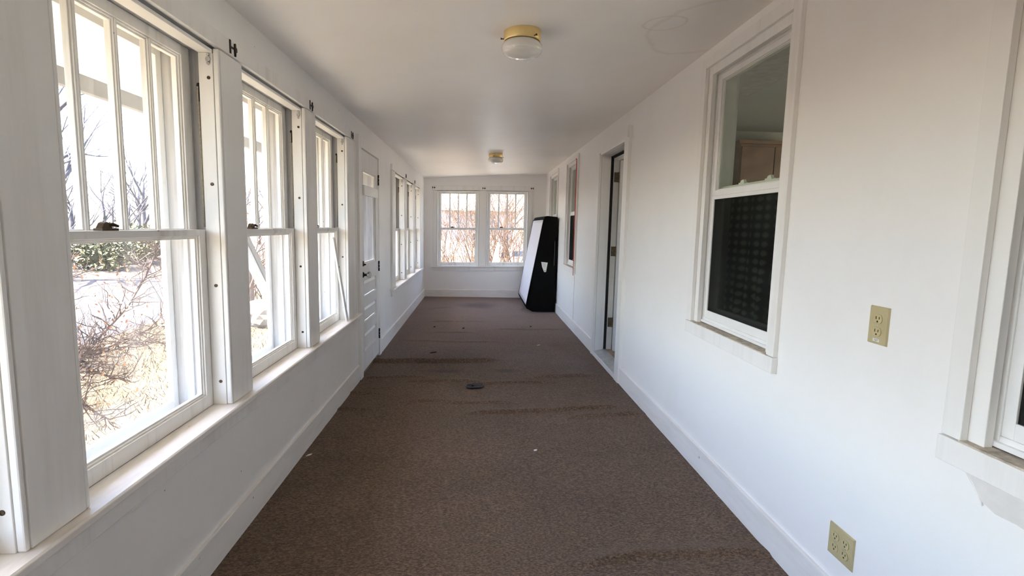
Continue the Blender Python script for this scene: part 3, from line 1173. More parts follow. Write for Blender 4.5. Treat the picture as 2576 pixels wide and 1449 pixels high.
    frame_boxes(mb, u0 - .002, u1 + .012, .0, 1.966, .09, .09, .35, .27, .205, .235)
    sd = mb.build('storm_door', M['siding'], R, bev=0.002)
    MB(T).box(u0 + .085, u1 - .075, .219, .2205, .345, 1.70).build('pane', M['storm_glass'], sd)


door_left()


# ------------------------------------------------------------------ door 2 (open doorway, right wall)
def door_right():
    T = TR
    u0, u1 = DOOR2
    R = struct('door_2', (XR, 4.9, 0), 'open doorway in the right wall with a pale door swung inward', 'door')
    MB(T).box(4.335, u0 - .003, -0.008, .0205, 0.0, 2.18).build('casing', M['stop'], R, bev=0.002)
    MB(T).box(4.333, 4.358, -0.016, -0.0085, 2.09, 2.185).build('casing_end', M['trim'], R, bev=0.001)
    MB(T).box(u1 + .003, 5.452, -0.008, .0205, 0.0, 2.095).build('casing', M['stop'], R, bev=0.002)
    MB(T).box(u0 - .003, u1 + .003, 0.002, .0205, 2.075, 2.095).build('head_casing', M['stop'], R, bev=0.002)
    mb = MB(T)
    mb.box(u0 - .010, u0, .0215, .125, .03, 2.09)
    mb.box(u1, u1 + .018, .0215, .115, .03, 2.09)
    mb.box(u0, u1, .0215, .125, 2.072, 2.09)
    mb.build('storm_jamb', M['trim'], R, bev=0.001)
    mb = MB(T)
    mb.box(u1 - .002, u1 + .018, .116, .143, .03, 2.07)
    mb.box(u0, u1 - .002, .126, .143, 2.05, 2.072)
    mb.build('weather_strip', M['dark'], R)
    mb = MB(T)
    mb.box(u0 - .010, u0 + .01, .144, .20, .03, 2.07)
    mb.box(u1 - .004, u1 + .018, .144, .20, .03, 2.07)
    mb.box(u0 + .01, u1 - .004, .144, .20, 2.03, 2.07)
    jb = mb.build('hinge_jamb', M['leaf_paint'], R, bev=0.001)
    for z in (.35, 1.10, 1.86):
        mb = MB(T)
        mb.box(u1 - .0085, u1 - .0045, .150, .196, z - .05, z + .05)
        mb.tube([(u1 - .010, .199, z - .052), (u1 - .010, .199, z + .052)], .006, 8)
        mb.build('hinge', M['hinge'], jb)
    # the leaf stands open into the house, its porch face turned to the camera
    lf = MB(T).box(u1 - .050, u1 - .010, .205, 1.02, .045, 2.028)
    lf.build('door_leaf', M['leaf_paint'], R, bev=0.003)
    # threshold
    MB(T).box(u0 - .003, u1 + .003, 0.0, .0205, -.01, .036).build('riser_board', M['stop'], R, bev=0.002)
    mb = MB(T)
    mb.hexa([(u0, .002, .030), (u0, .002, .040), (u0, .135, .036), (u0, .135, .062), (u1, .002, .030), (u1, .002, .040), (u1, .135, .036), (u1, .135, .062)])
    mb.build('threshold', M['alum'], R, bev=0.003)
    MB(T).box(u0, u1, .136, .20, .02, .058).build('inner_threshold', plain('worn_oak', (0.30, 0.19, 0.10), 0.5, var=0.3, scale=12), R, bev=0.004)


door_right()

# ------------------------------------------------------------------ rooms of the house behind the right wall
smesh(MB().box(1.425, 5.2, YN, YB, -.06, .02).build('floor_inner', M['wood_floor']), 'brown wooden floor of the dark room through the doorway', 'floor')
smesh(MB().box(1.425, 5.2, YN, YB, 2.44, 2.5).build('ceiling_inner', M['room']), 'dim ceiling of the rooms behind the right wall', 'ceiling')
smesh(wall_with_holes('wall_inner_far', M['room'], lambda u, d, z: (5.2 + d, u, z), YN, YB, 0, .1, 2.5, [(2.3, 5.0, .7, 2.15), (6.6, 9.0, .7, 2.15)], zbot=0.0),  # unseen, unglazed openings added so daylight brightens the partition
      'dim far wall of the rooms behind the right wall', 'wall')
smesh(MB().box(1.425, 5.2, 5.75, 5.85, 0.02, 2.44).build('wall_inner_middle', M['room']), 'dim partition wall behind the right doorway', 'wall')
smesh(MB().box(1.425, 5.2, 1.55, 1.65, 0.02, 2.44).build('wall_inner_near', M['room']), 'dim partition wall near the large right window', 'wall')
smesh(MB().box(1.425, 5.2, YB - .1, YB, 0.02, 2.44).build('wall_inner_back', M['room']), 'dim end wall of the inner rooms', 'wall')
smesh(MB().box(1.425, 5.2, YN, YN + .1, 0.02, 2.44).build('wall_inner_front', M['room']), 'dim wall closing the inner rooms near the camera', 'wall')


rl = smesh(MB().box(1.43, 5.19, 5.725, 5.75, 1.985, 2.03).build('trim_6', M['room']), 'picture rail on the dim partition seen through the large right window', 'picture rail')
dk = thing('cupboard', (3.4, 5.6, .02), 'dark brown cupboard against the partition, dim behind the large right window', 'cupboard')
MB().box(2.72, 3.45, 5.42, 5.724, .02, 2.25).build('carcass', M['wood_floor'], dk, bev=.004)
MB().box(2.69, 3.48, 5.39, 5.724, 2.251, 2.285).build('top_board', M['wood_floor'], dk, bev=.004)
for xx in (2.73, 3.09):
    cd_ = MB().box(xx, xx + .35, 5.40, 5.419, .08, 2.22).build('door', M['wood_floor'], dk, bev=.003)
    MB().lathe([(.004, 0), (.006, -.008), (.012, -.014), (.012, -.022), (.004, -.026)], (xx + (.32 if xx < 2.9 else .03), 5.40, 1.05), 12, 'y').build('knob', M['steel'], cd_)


def curtain(y0, y1, x, z0, z1, label):
    n = 90
    mb = MB()
    A = []
    for i in range(n + 1):
        t = i / n
        y = y0 + (y1 - y0) * t
        dx = 0.035 * math.sin(t * 2 * PI * 7 + 0.6 * math.sin(t * 11)) + 0.01 * math.sin(t * 47)
        row = []
        for kz in range(9):
            s = kz / 8
            row.append(mb.pt((x + dx * (0.55 + 0.45 * s), y + 0.01 * math.sin(s * 3 + t * 20), z1 + (z0 - z1) * s)))
        A.append(row)
    for i in range(n):
        for kz in range(8):
            mb.f.append((A[i][kz], A[i + 1][kz], A[i + 1][kz + 1], A[i][kz + 1]))
    o = mb.build('curtain', M['plaid'], None, smooth=True, closed=False)
    sm = o.modifiers.new('thickness', 'SOLIDIFY')
    sm.thickness = 0.002
    return o


cu = curtain(2.32, 3.20, 1.51, 0.84, 1.585, '')
tag(cu, 'dim plaid cafe curtain hanging inside the large right window', 'curtain')
MB().tube([(1.51, 2.24, 1.592), (1.51, 3.28, 1.592)], .007, 8).build('curtain_rod', M['steel'], cu)
for yy in (2.25, 3.27):
    MB().box(1.421, 1.514, yy - .006, yy + .006, 1.586, 1.60).build('rod_hanger', M['steel'], cu)

# ------------------------------------------------------------------ curtain-rod brackets on the headers
def rod_bracket(T, u, z, label, flip=False, h=.052):
    R = thing('rod_bracket', T(u, -.002, z), label, 'bracket', 'empty curtain rod brackets')
    s = -1 if flip else 1
    mb = MB(T)
    mb.box(u - s * .02 - .0055, u - s * .02 + .0055, -.0045, -.0011, z - h / 2, z + h / 2)
    mb.box(u - .02, u + .02, -.004, -.0011, z - .004, z + .004)
    mb.build('plate', M['black_metal'], R, bev=0.0008)
    mb = MB(T)
    k = h / .052
    mb.prism([(.012, .020 * k), (.022, .024 * k), (.024, .010 * k), (.032, .006 * k), (.032, -.008 * k), (.024, -.012 * k), (.022, -.028 * k), (.014, -.028 * k), (.012, 0)], -.0011, -.007,
             lambda a, b, e: (u + s * a, e, z + b))
    mb.build('hook', M['black_metal'], R, bev=0.0012)


rod_bracket(TL, 2.225, 2.008, 'black rod bracket on the header after the nearest full left window')
rod_bracket(TL, 3.20, 2.004, 'black rod bracket on the header between the second and third left windows')
rod_bracket(TL, 4.19, 2.004, 'black rod bracket at the header end beside the panelled door')
rod_bracket(TL, 7.19, 1.978, 'black rod bracket after the first window of the far left triple')
rod_bracket(TL, 8.16, 1.978, 'black rod bracket after the middle window of the far left triple')
rod_bracket(TB, 0.085, 2.025, 'black rod bracket at the middle of the end wall header', h=.036)
rod_bracket(TB, -0.835, 2.03, 'black rod bracket at the left end of the end wall header', h=.034)
rod_bracket(TB, 0.985, 2.03, 'black rod bracket at the right end of the end wall header', flip=True, h=.034)


# ------------------------------------------------------------------ ceiling lights
def ceiling_light(x, y, label, ang):
    zc = ceil_z(x)
    R = thing('ceiling_light', (x, y, zc), label, 'ceiling light', 'flush ceiling lights')
    tilt = math.atan(0.135 / 2.255)
    c = (x, y, zc + .002)
    MB().lathe([(.05, .004), (.088, .004), (.090, -.004), (.089, -.044), (.086, -.048), (.080, -.048), (.078, -.02)], c, 48).build('brass_band', M['brass'], R, smooth=False)
    MB().lathe([(.070, -.046), (.080, -.049), (.089, -.056), (.0955, -.066), (.0985, -.077), (.0975, -.087), (.092, -.097), (.080, -.107), (.060, -.115), (.034, -.1205), (.008, -.122)], c, 48).build('globe', M['opal'], R, smooth=True)
    for k_ in range(3):
        t = ang + k_ * 2 * PI / 3
        d = Vector((math.cos(t), math.sin(t), 0))
        p = Vector(c) + Vector((0, 0, -.040))
        MB().tube([p + d * .086, p + d * .098, p + d * .104], [.0028, .0028, .0055], 10).build('thumb_screw', M['bronze'], R)
    for o in R.children:
        if o.name.startswith('brass_band'):
            for p_ in o.data.polygons:
                p_.use_smooth = abs(p_.normal.z) < 0.5


ceiling_light(0.195, 2.61, 'brass and opal glass ceiling light nearest the camera', math.radians(-55))
ceiling_light(0.205, 6.86, 'brass and opal glass ceiling light near the end wall', math.radians(-105))


# ------------------------------------------------------------------ outlets
def receptacle(R, y, z):
    c = (1.2455, y, z)
    poly = []
    for k_ in range(28):
        t = 2 * PI * k_ / 28
        poly.append((y + .0172 * math.cos(t), z + max(-.0137, min(.0137, .0172 * math.sin(t)))))
    o = MB().prism(poly, 1.2445, 1.2415, lambda a, b, e: (e, a, b)).build('receptacle', M['ivory2'], R, bev=0.0008)
    mb = MB()
    for dy, h in ((.0064, .0046), (-.0064, .0038)):
        mb.box(1.24105, 1.2416, y + dy - .0013, y + dy + .0013, z + .0035 - h, z + .0035 + h)
    pl = []
    for k_ in range(10):
        t = PI * k_ / 9
        pl.append((y + .0025 * math.cos(t), z - .0075 + .0025 * math.sin(t)))
    pl += [(y - .0025, z - .0105), (y + .0025, z - .0105)]
    mb.prism(pl, 1.2416, 1.24105, lambda a, b, e: (e, a, b))
    mb.build('slots', M['dark'], o)


def plate(R, y, z, w, h):
    P = MB()
    e = .0035
    P.hexa([(1.2495, y - w / 2, z - h / 2), (1.2495, y - w / 2, z + h / 2), (1.2440, y - w / 2 + e, z - h / 2 + e), (1.2440, y - w / 2 + e, z + h / 2 - e),
            (1.2495, y + w / 2, z - h / 2), (1.2495, y + w / 2, z + h / 2), (1.2440, y + w / 2 - e, z - h / 2 + e), (1.2440, y + w / 2 - e, z + h / 2 - e)])
    P.build('cover_plate', M['ivory'], R, bev=0.0008)


R = thing('electrical_outlet', (1.25, 1.52, .99), 'ivory two-socket electrical outlet with a small white sticker on the wall', 'outlet')
plate(R, 1.5205, 1.051, .079, .120)
for z in (1.0715, 1.0315):
    receptacle(R, 1.5205, z)
MB().lathe([(.0032, 0), (.0032, -.0012), (.0015, -.0016)], (1.2442, 1.5205, 1.0515), 12, 'x').build('cover_screw', M['steel'], R)
st = MB().box(1.2428, 1.2439, 1.5205 - .013, 1.5205 + .013, 1.0005, 1.0095).build('sticker', M['paper'], R)
mb = MB()
for zz, a, b in ((1.0065, -.008, .009), (1.0032, -.005, .004)):
    q = a
    while q < b:
        mb.box(1.2425, 1.2429, 1.5205 - q - .0013, 1.5205 - q, zz - .0007, zz + .0007)
        q += .0021
mb.build('sticker_print', M['dark'], st)
R = thing('electrical_outlet', (1.25, 1.583, .22), 'ivory four-socket electrical outlet low on the wall near the baseboard', 'outlet')
plate(R, 1.583, .2775, .122, .114)
for y in (1.583 - .024, 1.583 + .024):
    for z in (.297, .258):
        receptacle(R, y, z)
    MB().lathe([(.003, 0), (.003, -.0012), (.0015, -.0016)], (1.2442, y, .2775), 12, 'x').build('cover_screw', M['steel'], R)

# ------------------------------------------------------------------ leaning box spring
BS = thing('box_spring', (1.0, 8.9, 0), 'black box spring with stained white top leaning on the right wall', 'box spring')
prof = [(0.87, 0.006), (0.772, 0.055), (0.764, 0.078), (1.015, 1.478), (1.027, 1.503), (1.06, 1.512), (1.218, 1.500), (1.226, 1.48), (1.222, 0.14), (1.218, 0.006)]
y0, y1 = 8.10, 9.62
mb = MB()
ny = 10
rows = []
for j in range(ny + 1):
    y = y0 + (y1 - y0) * j / ny
    rows.append([mb.pt((a + (0.004 * mnoise.noise((a * 9, y * 5, b * 4)) if 0.8 < a < 1.2 and b > .1 else 0), y, max(b, 0.004) if True else b)) for a, b in prof])
for A, B in zip(rows, rows[1:]):
    for i in range(len(prof)):
        mb.f.append((A[i], A[(i + 1) % len(prof)], B[(i + 1) % len(prof)], B[i]))
mb.f.append(tuple(rows[0]))
mb.f.append(tuple(rows[-1]))
mb.build('black_cover', M['black_fabric'], BS, bev=0.006)
# white ticking on the slanting face
d = Vector((1.015 - 0.764, 0, 1.478 - 0.078)).normalized()
nrm = Vector((-d.z, 0, d.x))
P0 = Vector((0.764, 0, 0.078))
Ls = (Vector((1.015, 0, 1.478)) - P0).length
mb = MB()
nx, nz = 14, 18
G = []
for j in range(nz + 1):
    row = []
    for i in range(nx + 1):
        s = .03 + (Ls - .06) * j / nz
        y = y0 + .012 + (y1 - y0 - .03) * i / nx
        edge = min(i, nx - i, j, nz - j)
        bulge = (.004 if edge == 0 else .010) + .003 * mnoise.noise((s * 4, y * 4, 1.1))
        p = P0 + d * s + nrm * bulge
        row.append(mb.pt((p.x, y, p.z)))
    G.append(row)
for j in range(nz):
    for i in range(nx):
        mb.f.append((G[j][i], G[j][i + 1], G[j + 1][i + 1], G[j + 1][i]))
tk = mb.build('white_ticking', M['ticking'], BS, smooth=True, closed=False)
tk['label'] = 'stained off-white fabric top'
sm = tk.modifiers.new('thickness', 'SOLIDIFY')
sm.thickness = 0.004
sm.offset = -1
edge = []
for (s, y) in ((.02, y0 + .004), (Ls - .02, y0 + .004), (Ls - .02, y1 - .004), (.02, y1 - .004), (.02, y0 + .004)):
    p = P0 + d * s + nrm * .004
    edge.append((p.x, y, p.z))
MB().tube(edge, .007, 8).build('edge_piping', M['black_fabric'], BS, smooth=True)
lab = MB().prism([(.985, .797), (1.088, .787), (1.066, .640), (1.036, .638), (1.002, .715)], y0 - .0035, y0 - .001, lambda a, b, e: (a, e, b)).build('paper_tag', M['paper'], BS)
lab['label'] = 'torn white paper tag'
ink = plain('grey_ink', (0.35, 0.35, 0.36), 0.8)
for kk, zz in enumerate((.768, .752, .736, .720)):
    MB().box(1.01 + kk * .006, 1.065 - kk * .004, y0 - .0042, y0 - .0034, zz, zz + .003).build('print_line', ink, lab)
MB().box(1.040, 1.058, y0 - .0042, y0 - .0034, .650, .668).build('print_block', ink, lab)
MB().tube([(1.192, y0 - .002, 1.13), (1.193, y0 - .003, .95), (1.188, y0 - .002, .74)], .0022, 6).build('hanging_thread', plain('grey_thread', (0.22, 0.22, 0.22), 0.9), BS)

# ------------------------------------------------------------------ red cord at the third right window
rc = MB()
xw = 1.222
pts = [(1.243, 6.73, .72), (1.2215, 6.625, .735), (xw, 6.62, .93), (xw, 6.625, 1.5), (xw, 6.64, 2.18), (1.224, 6.72, 2.215), (1.2785, 6.86, 2.20), (1.284, 6.87, 1.9), (1.284, 6.86, 1.56)]
rc.tube([Vector(p) for p in pts], .0042, 7)
rc.tube([Vector((xw, 6.655, 2.19)), Vector((xw, 6.65, 1.6)), Vector((xw, 6.63, .94))], .0032, 6)
rc.tube([Vector((xw, 6.60, .92)), Vector((xw - .006, 6.63, .93)), Vector((xw, 6.67, .925))], .006, 7)
ro = rc.build('red_cord', M['red'], None, smooth=True)
tag(ro, 'thin red cord hung down the frame of the third right window', 'cord')
smesh(MB().box(1.2475, 1.2503, 6.655, 6.668, .136, .742).build('trim_5', M['pink']), 'faint wallboard seam below the window with the red cord', 'wall seam')

# loose stop strip leaning in the third left window
a = Vector((-1.036, 3.815, 1.225))
b = Vector((-0.990, 3.985, .594))
dv = (b - a).normalized()
sd = Vector((0, 1, 0)) - dv * dv.y
sd.normalize()
nn = dv.cross(sd)
ww, tt = .024, .006
st = MB().hexa([tuple(q + sd * i * ww + nn * j * tt) for q in (a, b) for i in (-1, 1) for j in (-1, 1)])
so = thing('loose_stop_strip', tuple(b), 'loose white wooden strip leaning inside the third left window', 'wood strip')
st.build('strip', M['stop'], so, bev=0.001)
hp = a + (b - a) * .34
MB().tube([hp + nn * (tt + .0005), hp + nn * (-tt - .0005)], .007, 10).build('screw_hole', M['dark'], so)

# ------------------------------------------------------------------ bits on the carpet
def floor_z(x, y):
    return floor_h(x, y)


R = thing('plastic_tray', (-0.017, 4.215, floor_z(-.017, 4.21)), 'small dark grey plastic tray lying on the brown carpet', 'tray')
outl = []
for k_ in range(40):
    t = 2 * PI * k_ / 40
    r = 0.073 * (1 + .10 * math.cos(2 * t)) if math.cos(t) > 0 else 0.073 * (1 + .06 * math.cos(3 * t))
    outl.append((r * math.cos(t), 0.62 * r * math.sin(t) * (1.0 if math.cos(t) > -.25 else .82) - (.012 if math.cos(t) < -.3 else 0)))
zf = floor_z(-.017, 4.21) + .002
mb = MB()
rings = []
for sc, h in ((.90, 0.0), (1.0, .004), (1.0, .020), (.95, .022), (.90, .016), (.80, .010), (.35, .009), (.1, .010)):
    rings.append([mb.pt((-.017 + p * sc, 4.215 + q * sc, zf + h)) for p, q in outl])
for A, B in zip(rings, rings[1:]):
    for j in range(40):
        mb.f.append((A[j], A[(j + 1) % 40], B[(j + 1) % 40], B[j]))
mb.f.append(tuple(rings[0]))
mb.f.append(tuple(rings[-1]))
mb.build('shell', M['plastic'], R, smooth=True)
MB().lathe([(.004, .009), (.009, .010), (.009, .018), (.005, .020)], (-.027, 4.222, zf), 14).build('stud', M['dark'], R)


def scrap(name, x, y, pts, h, mat, label, cat, rot=0.0):
    z = floor_z(x, y) + .002
    c, s = math.cos(rot), math.sin(rot)
    o = MB().prism([(p * c - q * s, p * s + q * c) for p, q in pts], z, z + h, lambda a_, b_, e: (x + a_, y + b_, e + a_ * .15)).build(name, mat, None)
    tag(o, label, cat)


scrap('paint_chip', -0.955, 2.93, [(-.014, -.012), (.012, -.006), (.016, .012), (-.004, .010)], .003, M['chip'], 'white paint chip on the carpet beside the left baseboard', 'paint chip')
scrap('leaf_scrap', 0.702, 5.786, [(-.02, -.004), (.0, -.012), (.022, -.002), (.006, .012), (-.012, .008)], .004, M['chip2'], 'small yellow dry leaf scrap on the carpet before the right doorway', 'leaf')
scrap('bark_scrap', -0.456, 5.395, [(-.034, -.006), (.03, -.009), (.034, .006), (-.026, .009)], .008, M['scrap'], 'dark bark scrap on the carpet in front of the left door', 'bark')
scrap('pebble', 0.72, 6.9, [(-.012, -.01), (.012, -.008), (.014, .01), (-.008, .012)], .008, M['scrap'], 'dark crumb on the carpet between the far ceiling light and the box spring', 'crumb')
scrap('pebble', -0.18, 6.73, [(-.016, -.008), (.014, -.010), (.016, .008), (-.01, .012)], .008, M['scrap'], 'dark crumb in the middle of the carpet before the end wall', 'crumb', .4)
scrap('pebble', -0.56, 6.78, [(-.008, -.008), (.008, -.008), (.008, .008), (-.008, .008)], .010, M['scrap'], 'dark crumb on the carpet near the far left triple window', 'crumb', .9)
scrap('paper_crumb', 0.36, 2.98, [(-.01, -.006), (.008, -.008), (.012, .006), (-.006, .01)], .003, M['paper'], 'pale crumb on the near stretch of brown carpet', 'crumb')

# ------------------------------------------------------------------ outside: ground, road, eave
def ground_h(x, y):
    h = -0.60 + 0.05 * mnoise.noise((x * .35, y * .35, 9.0))
    if x < -10.2:
        h += min(1.0, (-10.2 - x) / 6) * 0.12
    return h


def build_ground():
    xs = []
    x = -60.0
    while x < 40:
        xs.append(x)
        x += 0.35 if -14 < x < 4 else 2.0
    ys = []
    y = -30.0
    while y < 90:
        ys.append(y)
        y += 0.4 if 0 < y < 22 else 2.5
    v = [(x, y, ground_h(x, y)) for y in ys for x in xs]
    n = len(xs)
    f = [(j * n + i, j * n + i + 1, (j + 1) * n + i + 1, (j + 1) * n + i) for j in range(len(ys) - 1) for i in range(n - 1)]
    me = bpy.data.meshes.new('lawn')
    me.from_pydata(v, [], f)
    me.materials.append(M['ground'])
    me.materials.append(M['leaf_litter'])
    for p in me.polygons:
        p.use_smooth = True
        if p.center.x < -9.6 or p.center.y > 14.5:
            p.material_index = 1
    o = bpy.data.objects.new('lawn', me)
    COL.objects.link(o)
    smesh(o, 'dry yellow lawn outside the windows running to the road', 'lawn')


build_ground()
ys = [-30 + 2.0 * i for i in range(61)]
mb = MB()
rows = [[mb.pt((-5.75, y, -.68)), mb.pt((-6.25 + .12 * math.sin(y * .3), y, -.545)), mb.pt((-8.0, y, -.52)), mb.pt((-9.5 + .1 * math.sin(y * .4), y, -.545)),
         mb.pt((-9.9, y, -.68))] for y in ys]
for A, B in zip(rows, rows[1:]):
    for i in range(5):
        mb.f.append((A[i], A[(i + 1) % 5], B[(i + 1) % 5], B[i]))
mb.f.append(tuple(rows[0]))
mb.f.append(tuple(rows[-1]))
smesh(mb.build('road', M['road']), 'pale sunlit road running past the left windows', 'road')

ev = struct('eave', (-1.6, 3.9, 2.0), 'white porch eave seen through the tops of the left windows', 'eave')
MB().box(-1.98, -1.19, YN - .2, 10.2, 2.035, 2.06).build('soffit', M['siding'], ev)
MB().box(-2.02, -1.981, YN - .2, 10.2, 1.955, 2.16).build('fascia', M['fascia'], ev)
MB().box(-1.19, -1.186, YN, YB + .1, -.55, .55).build('outer_siding', M['siding'], ev)

# white diagonal board outside the second left window, nailed to a post
R = thing('porch_brace', (-2.0, 4.0, -.6), 'white diagonal board and post outside the second left window', 'brace')
MB().box(-2.05, -1.96, 3.86, 3.95, -.62, 1.957).build('post', M['siding'], R, bev=0.004)
mb = MB()
A = Vector((-2.0, 4.0, 1.76))
B = Vector((-2.0, 6.22, -.53))
dv = (B - A).normalized()
up = Vector((0, -dv.z, dv.y)) if dv.y > 0 else Vector((0, dv.z, -dv.y))
mb.hexa([tuple(q + Vector((i * .03, 0, 0)) + up * j) for q in (A, B) for i in (-1, 1) for j in (-.062, -.002)])
mb.build('diagonal_board', M['weathered'], R, bev=0.003)
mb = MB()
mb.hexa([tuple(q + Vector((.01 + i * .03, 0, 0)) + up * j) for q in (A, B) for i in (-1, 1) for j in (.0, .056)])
mb.build('upper_board', M['shaded_board'], R, bev=0.002)  # same board's upper half, painted dark as its shaded band


# ------------------------------------------------------------------ outside: plants
def grow(mb, p, d, L, r, depth, rng, spread=.55, kids=3, sides=5, droop=0.0, seg=3, tips=None, wig=.16):
    pts, rad = [Vector(p)], [r]
    q = Vector(p)
    dd = Vector(d).normalized()
    for i in range(seg):
        dd = (dd + Vector((rng.uniform(-1, 1), rng.uniform(-1, 1), rng.uniform(-.6, .9) - droop)) * wig).normalized()
        q = q + dd * (L / seg)
        pts.append(q.copy())
        rad.append(r * (1 - .45 * (i + 1) / seg))
    if depth == 0:
        rad[-1] = r * .3
        if tips is not None:
            tips.append(q.copy())
    mb.tube(pts, rad, max(3, sides), cap=False)
    if depth > 0:
        for k_ in range(kids):
            t = rng.uniform(.35, 1.0) if k_ else 1.0
            i = min(seg, max(1, int(round(t * seg))))
            axis = Vector((rng.uniform(-1, 1), rng.uniform(-1, 1), rng.uniform(-1, 1))).normalized()
            nd = (dd + axis * rng.uniform(.6, 1.2) * spread).normalized()
            grow(mb, pts[i], nd, L * rng.uniform(.55, .8), rad[i] * .62, depth - 1, rng, spread, kids, sides - 1, droop, seg, tips, wig)


def leaf_cards(mb, pts, size, rng, n=1, jit=.1):
    for p in pts:
        for _ in range(n):
            c = Vector(p) + Vector((rng.uniform(-jit, jit), rng.uniform(-jit, jit), rng.uniform(-jit, jit)))
            a = Vector((rng.uniform(-1, 1), rng.uniform(-1, 1), rng.uniform(-1, 1))).normalized()
            b = a.orthogonal().normalized()
            s = size * rng.uniform(.6, 1.3)
            i = [len(mb.v) + t for t in range(4)]
            mb.v += [tuple(c - a * s), tuple(c + b * s * .45), tuple(c + a * s), tuple(c - b * s * .45)]
            mb.f.append(tuple(i))


def copy_tree(root, loc, rotz=0.0, sc=1.0):
    r = root.copy()
    COL.objects.link(r)
    r.location = loc
    r.rotation_euler = (0, 0, rotz)
    r.scale = (sc, sc, sc)
    for ch in list(root.children):
        c = ch.copy()
        COL.objects.link(c)
        c.parent = r
    return r


# bare shrub right outside the nearest window
rg = random.Random(11)
SH = thing('bare_shrub', (-2.75, 3.3, ground_h(-2.75, 3.3)), 'leafless red-brown shrub outside the nearest full left window', 'shrub')
gz = ground_h(-2.75, 3.3) - .03
mains = [
    [(-2.75, 3.28, gz), (-2.68, 3.38, .1), (-2.6, 3.51, .40), (-2.6, 3.70, .51), (-2.6, 4.0, .67), (-2.6, 4.23, .87), (-2.58, 4.31, 1.0), (-2.55, 4.36, 1.13)],
    [(-2.72, 3.30, gz), (-2.66, 3.42, .2), (-2.62, 3.53, .42), (-2.6, 3.77, .42), (-2.58, 4.03, .45), (-2.55, 4.49, .50)],
    [(-2.70, 3.32, gz), (-2.66, 3.46, .25), (-2.62, 3.53, .42), (-2.6, 3.59, .31), (-2.55, 3.72, .22), (-2.5, 3.83, .16)],
    [(-2.76, 3.31, gz), (-2.70, 3.45, .2), (-2.64, 3.53, .40), (-2.62, 3.89, .38), (-2.6, 4.36, .37)],
    [(-2.78, 3.30, gz), (-2.8, 3.36, .2), (-2.78, 3.5, .5), (-2.75, 3.58, .8), (-2.75, 3.66, 1.05)],
    [(-2.74, 3.34, gz), (-2.70, 3.44, 0.0), (-2.66, 3.55, .12), (-2.62, 3.66, -.02), (-2.6, 3.75, -.1)],
]
tips = []
tw = MB()
for ml in mains:
    rad = [.016 - .012 * i / (len(ml) - 1) for i in range(len(ml))]
    MB().tube([Vector(p) for p in ml], rad, 7).build('branch', M['twig'], SH, smooth=True)
    for p, q in list(zip(ml, ml[1:]))[1:]:
        P, Q = Vector(p), Vector(q)
        for _ in range(int(6 + (Q - P).length * 34)):
            b = P.lerp(Q, rg.random())
            dd = (Q - P).normalized() * .2 + Vector((rg.uniform(-1, 1), rg.uniform(-1, 1), rg.uniform(-.8, .9))).normalized()
            grow(tw, b, dd, rg.uniform(.08, .24), .0046, 2, rg, .9, 3, 5, 0.0, 4, tips, .42)
tw.build('twigs', M['twig'], SH, smooth=True, closed=False)['kind'] = 'stuff'
lf = MB()
leaf_cards(lf, [t for t in tips if rg.random() < .14], .016, rg)
lf.build('dead_leaves', M['deadleaf'], SH, closed=False)['kind'] = 'stuff'

# dry grass tufts on the lawn
rg = random.Random(3)
mb = MB()
for _ in range(15000):
    x = rg.uniform(-6.0, -2.5)
    y = rg.uniform(2.2, 12.5)
    near = 1 if x > -3.6 else .6
    z = ground_h(x, y)
    h = rg.uniform(.03, .13) * near
    t = rg.uniform(0, 2 * PI)
    w = .004 + .003 * rg.random()
    lean = h * rg.uniform(.3, 1.8)
    a2 = rg.uniform(0, 2 * PI)
    i = len(mb.v)
    mb.v += [(x - w * math.cos(t), y - w * math.sin(t), z - .01), (x + w * math.cos(t), y + w * math.sin(t), z - .01), (x + lean * math.cos(a2), y + lean * math.sin(a2), z + h)]
    mb.f.append((i, i + 1, i + 2))
tag(mb.build('dry_grass', M['straw'], None, closed=False), 'dry straw-coloured grass blades standing on the lawn', 'grass', None, 'stuff')

# boulder and the tree beside it
R = MB()
bmn = bmesh.new()
bmesh.ops.create_icosphere(bmn, subdivisions=3, radius=1)
bc = Vector((-3.95, 9.95, -.42))
for v in bmn.verts:
    q = v.co * (1 + .28 * mnoise.noise(v.co * 1.4 + Vector((3, 1, 2))))
    R.v.append((bc.x + q.x * .42, bc.y + q.y * .5, bc.z + q.z * .33))
for f in bmn.faces:
    R.f.append(tuple(v.index for v in f.verts))
bmn.free()
tag(R.build('boulder', M['rock'], None, smooth=False), 'rough brown boulder on the lawn beyond the diagonal board', 'boulder')


def bare_tree(name, seed, h, r, depth, kids, spread, mat, label, cat, group, loc, leaves=None, sides=6):
    rg = random.Random(seed)
    R = thing(name, loc, label, cat, group)
    mb, tips = MB(), []
    base = Vector(loc)
    tr = MB()
    pts = [base + Vector((0, 0, -.15))]
    q = base.copy()
    for i in range(5):
        q = q + Vector((rg.uniform(-.05, .05) * h * .15, rg.uniform(-.05, .05) * h * .15, h * .45 / 5))
        pts.append(q.copy())
    rad = [r * (1.15 - .5 * i / 5) for i in range(6)]
    tr.tube(pts, rad, 9)
    tr.build('trunk', mat, R, smooth=True)
    for i in range(2, 6):
        for _ in range(kids):
            t = rg.uniform(0, 2 * PI)
            dd = Vector((math.cos(t) * spread, math.sin(t) * spread, rg.uniform(.35, 1.1)))
            grow(mb, pts[i], dd, h * rg.uniform(.18, .30), rad[i] * .5, depth, rg, .6, 3, sides, 0.0, 3, tips)
    mb.build('branches', mat, R, smooth=True, closed=False)
    if leaves:
        lf = MB()
        leaf_cards(lf, [t for t in tips if rg.random() < leaves], .035, rg, 1, .1)
        lf.build('dead_leaves', M['deadleaf'], R, closed=False)
    return R


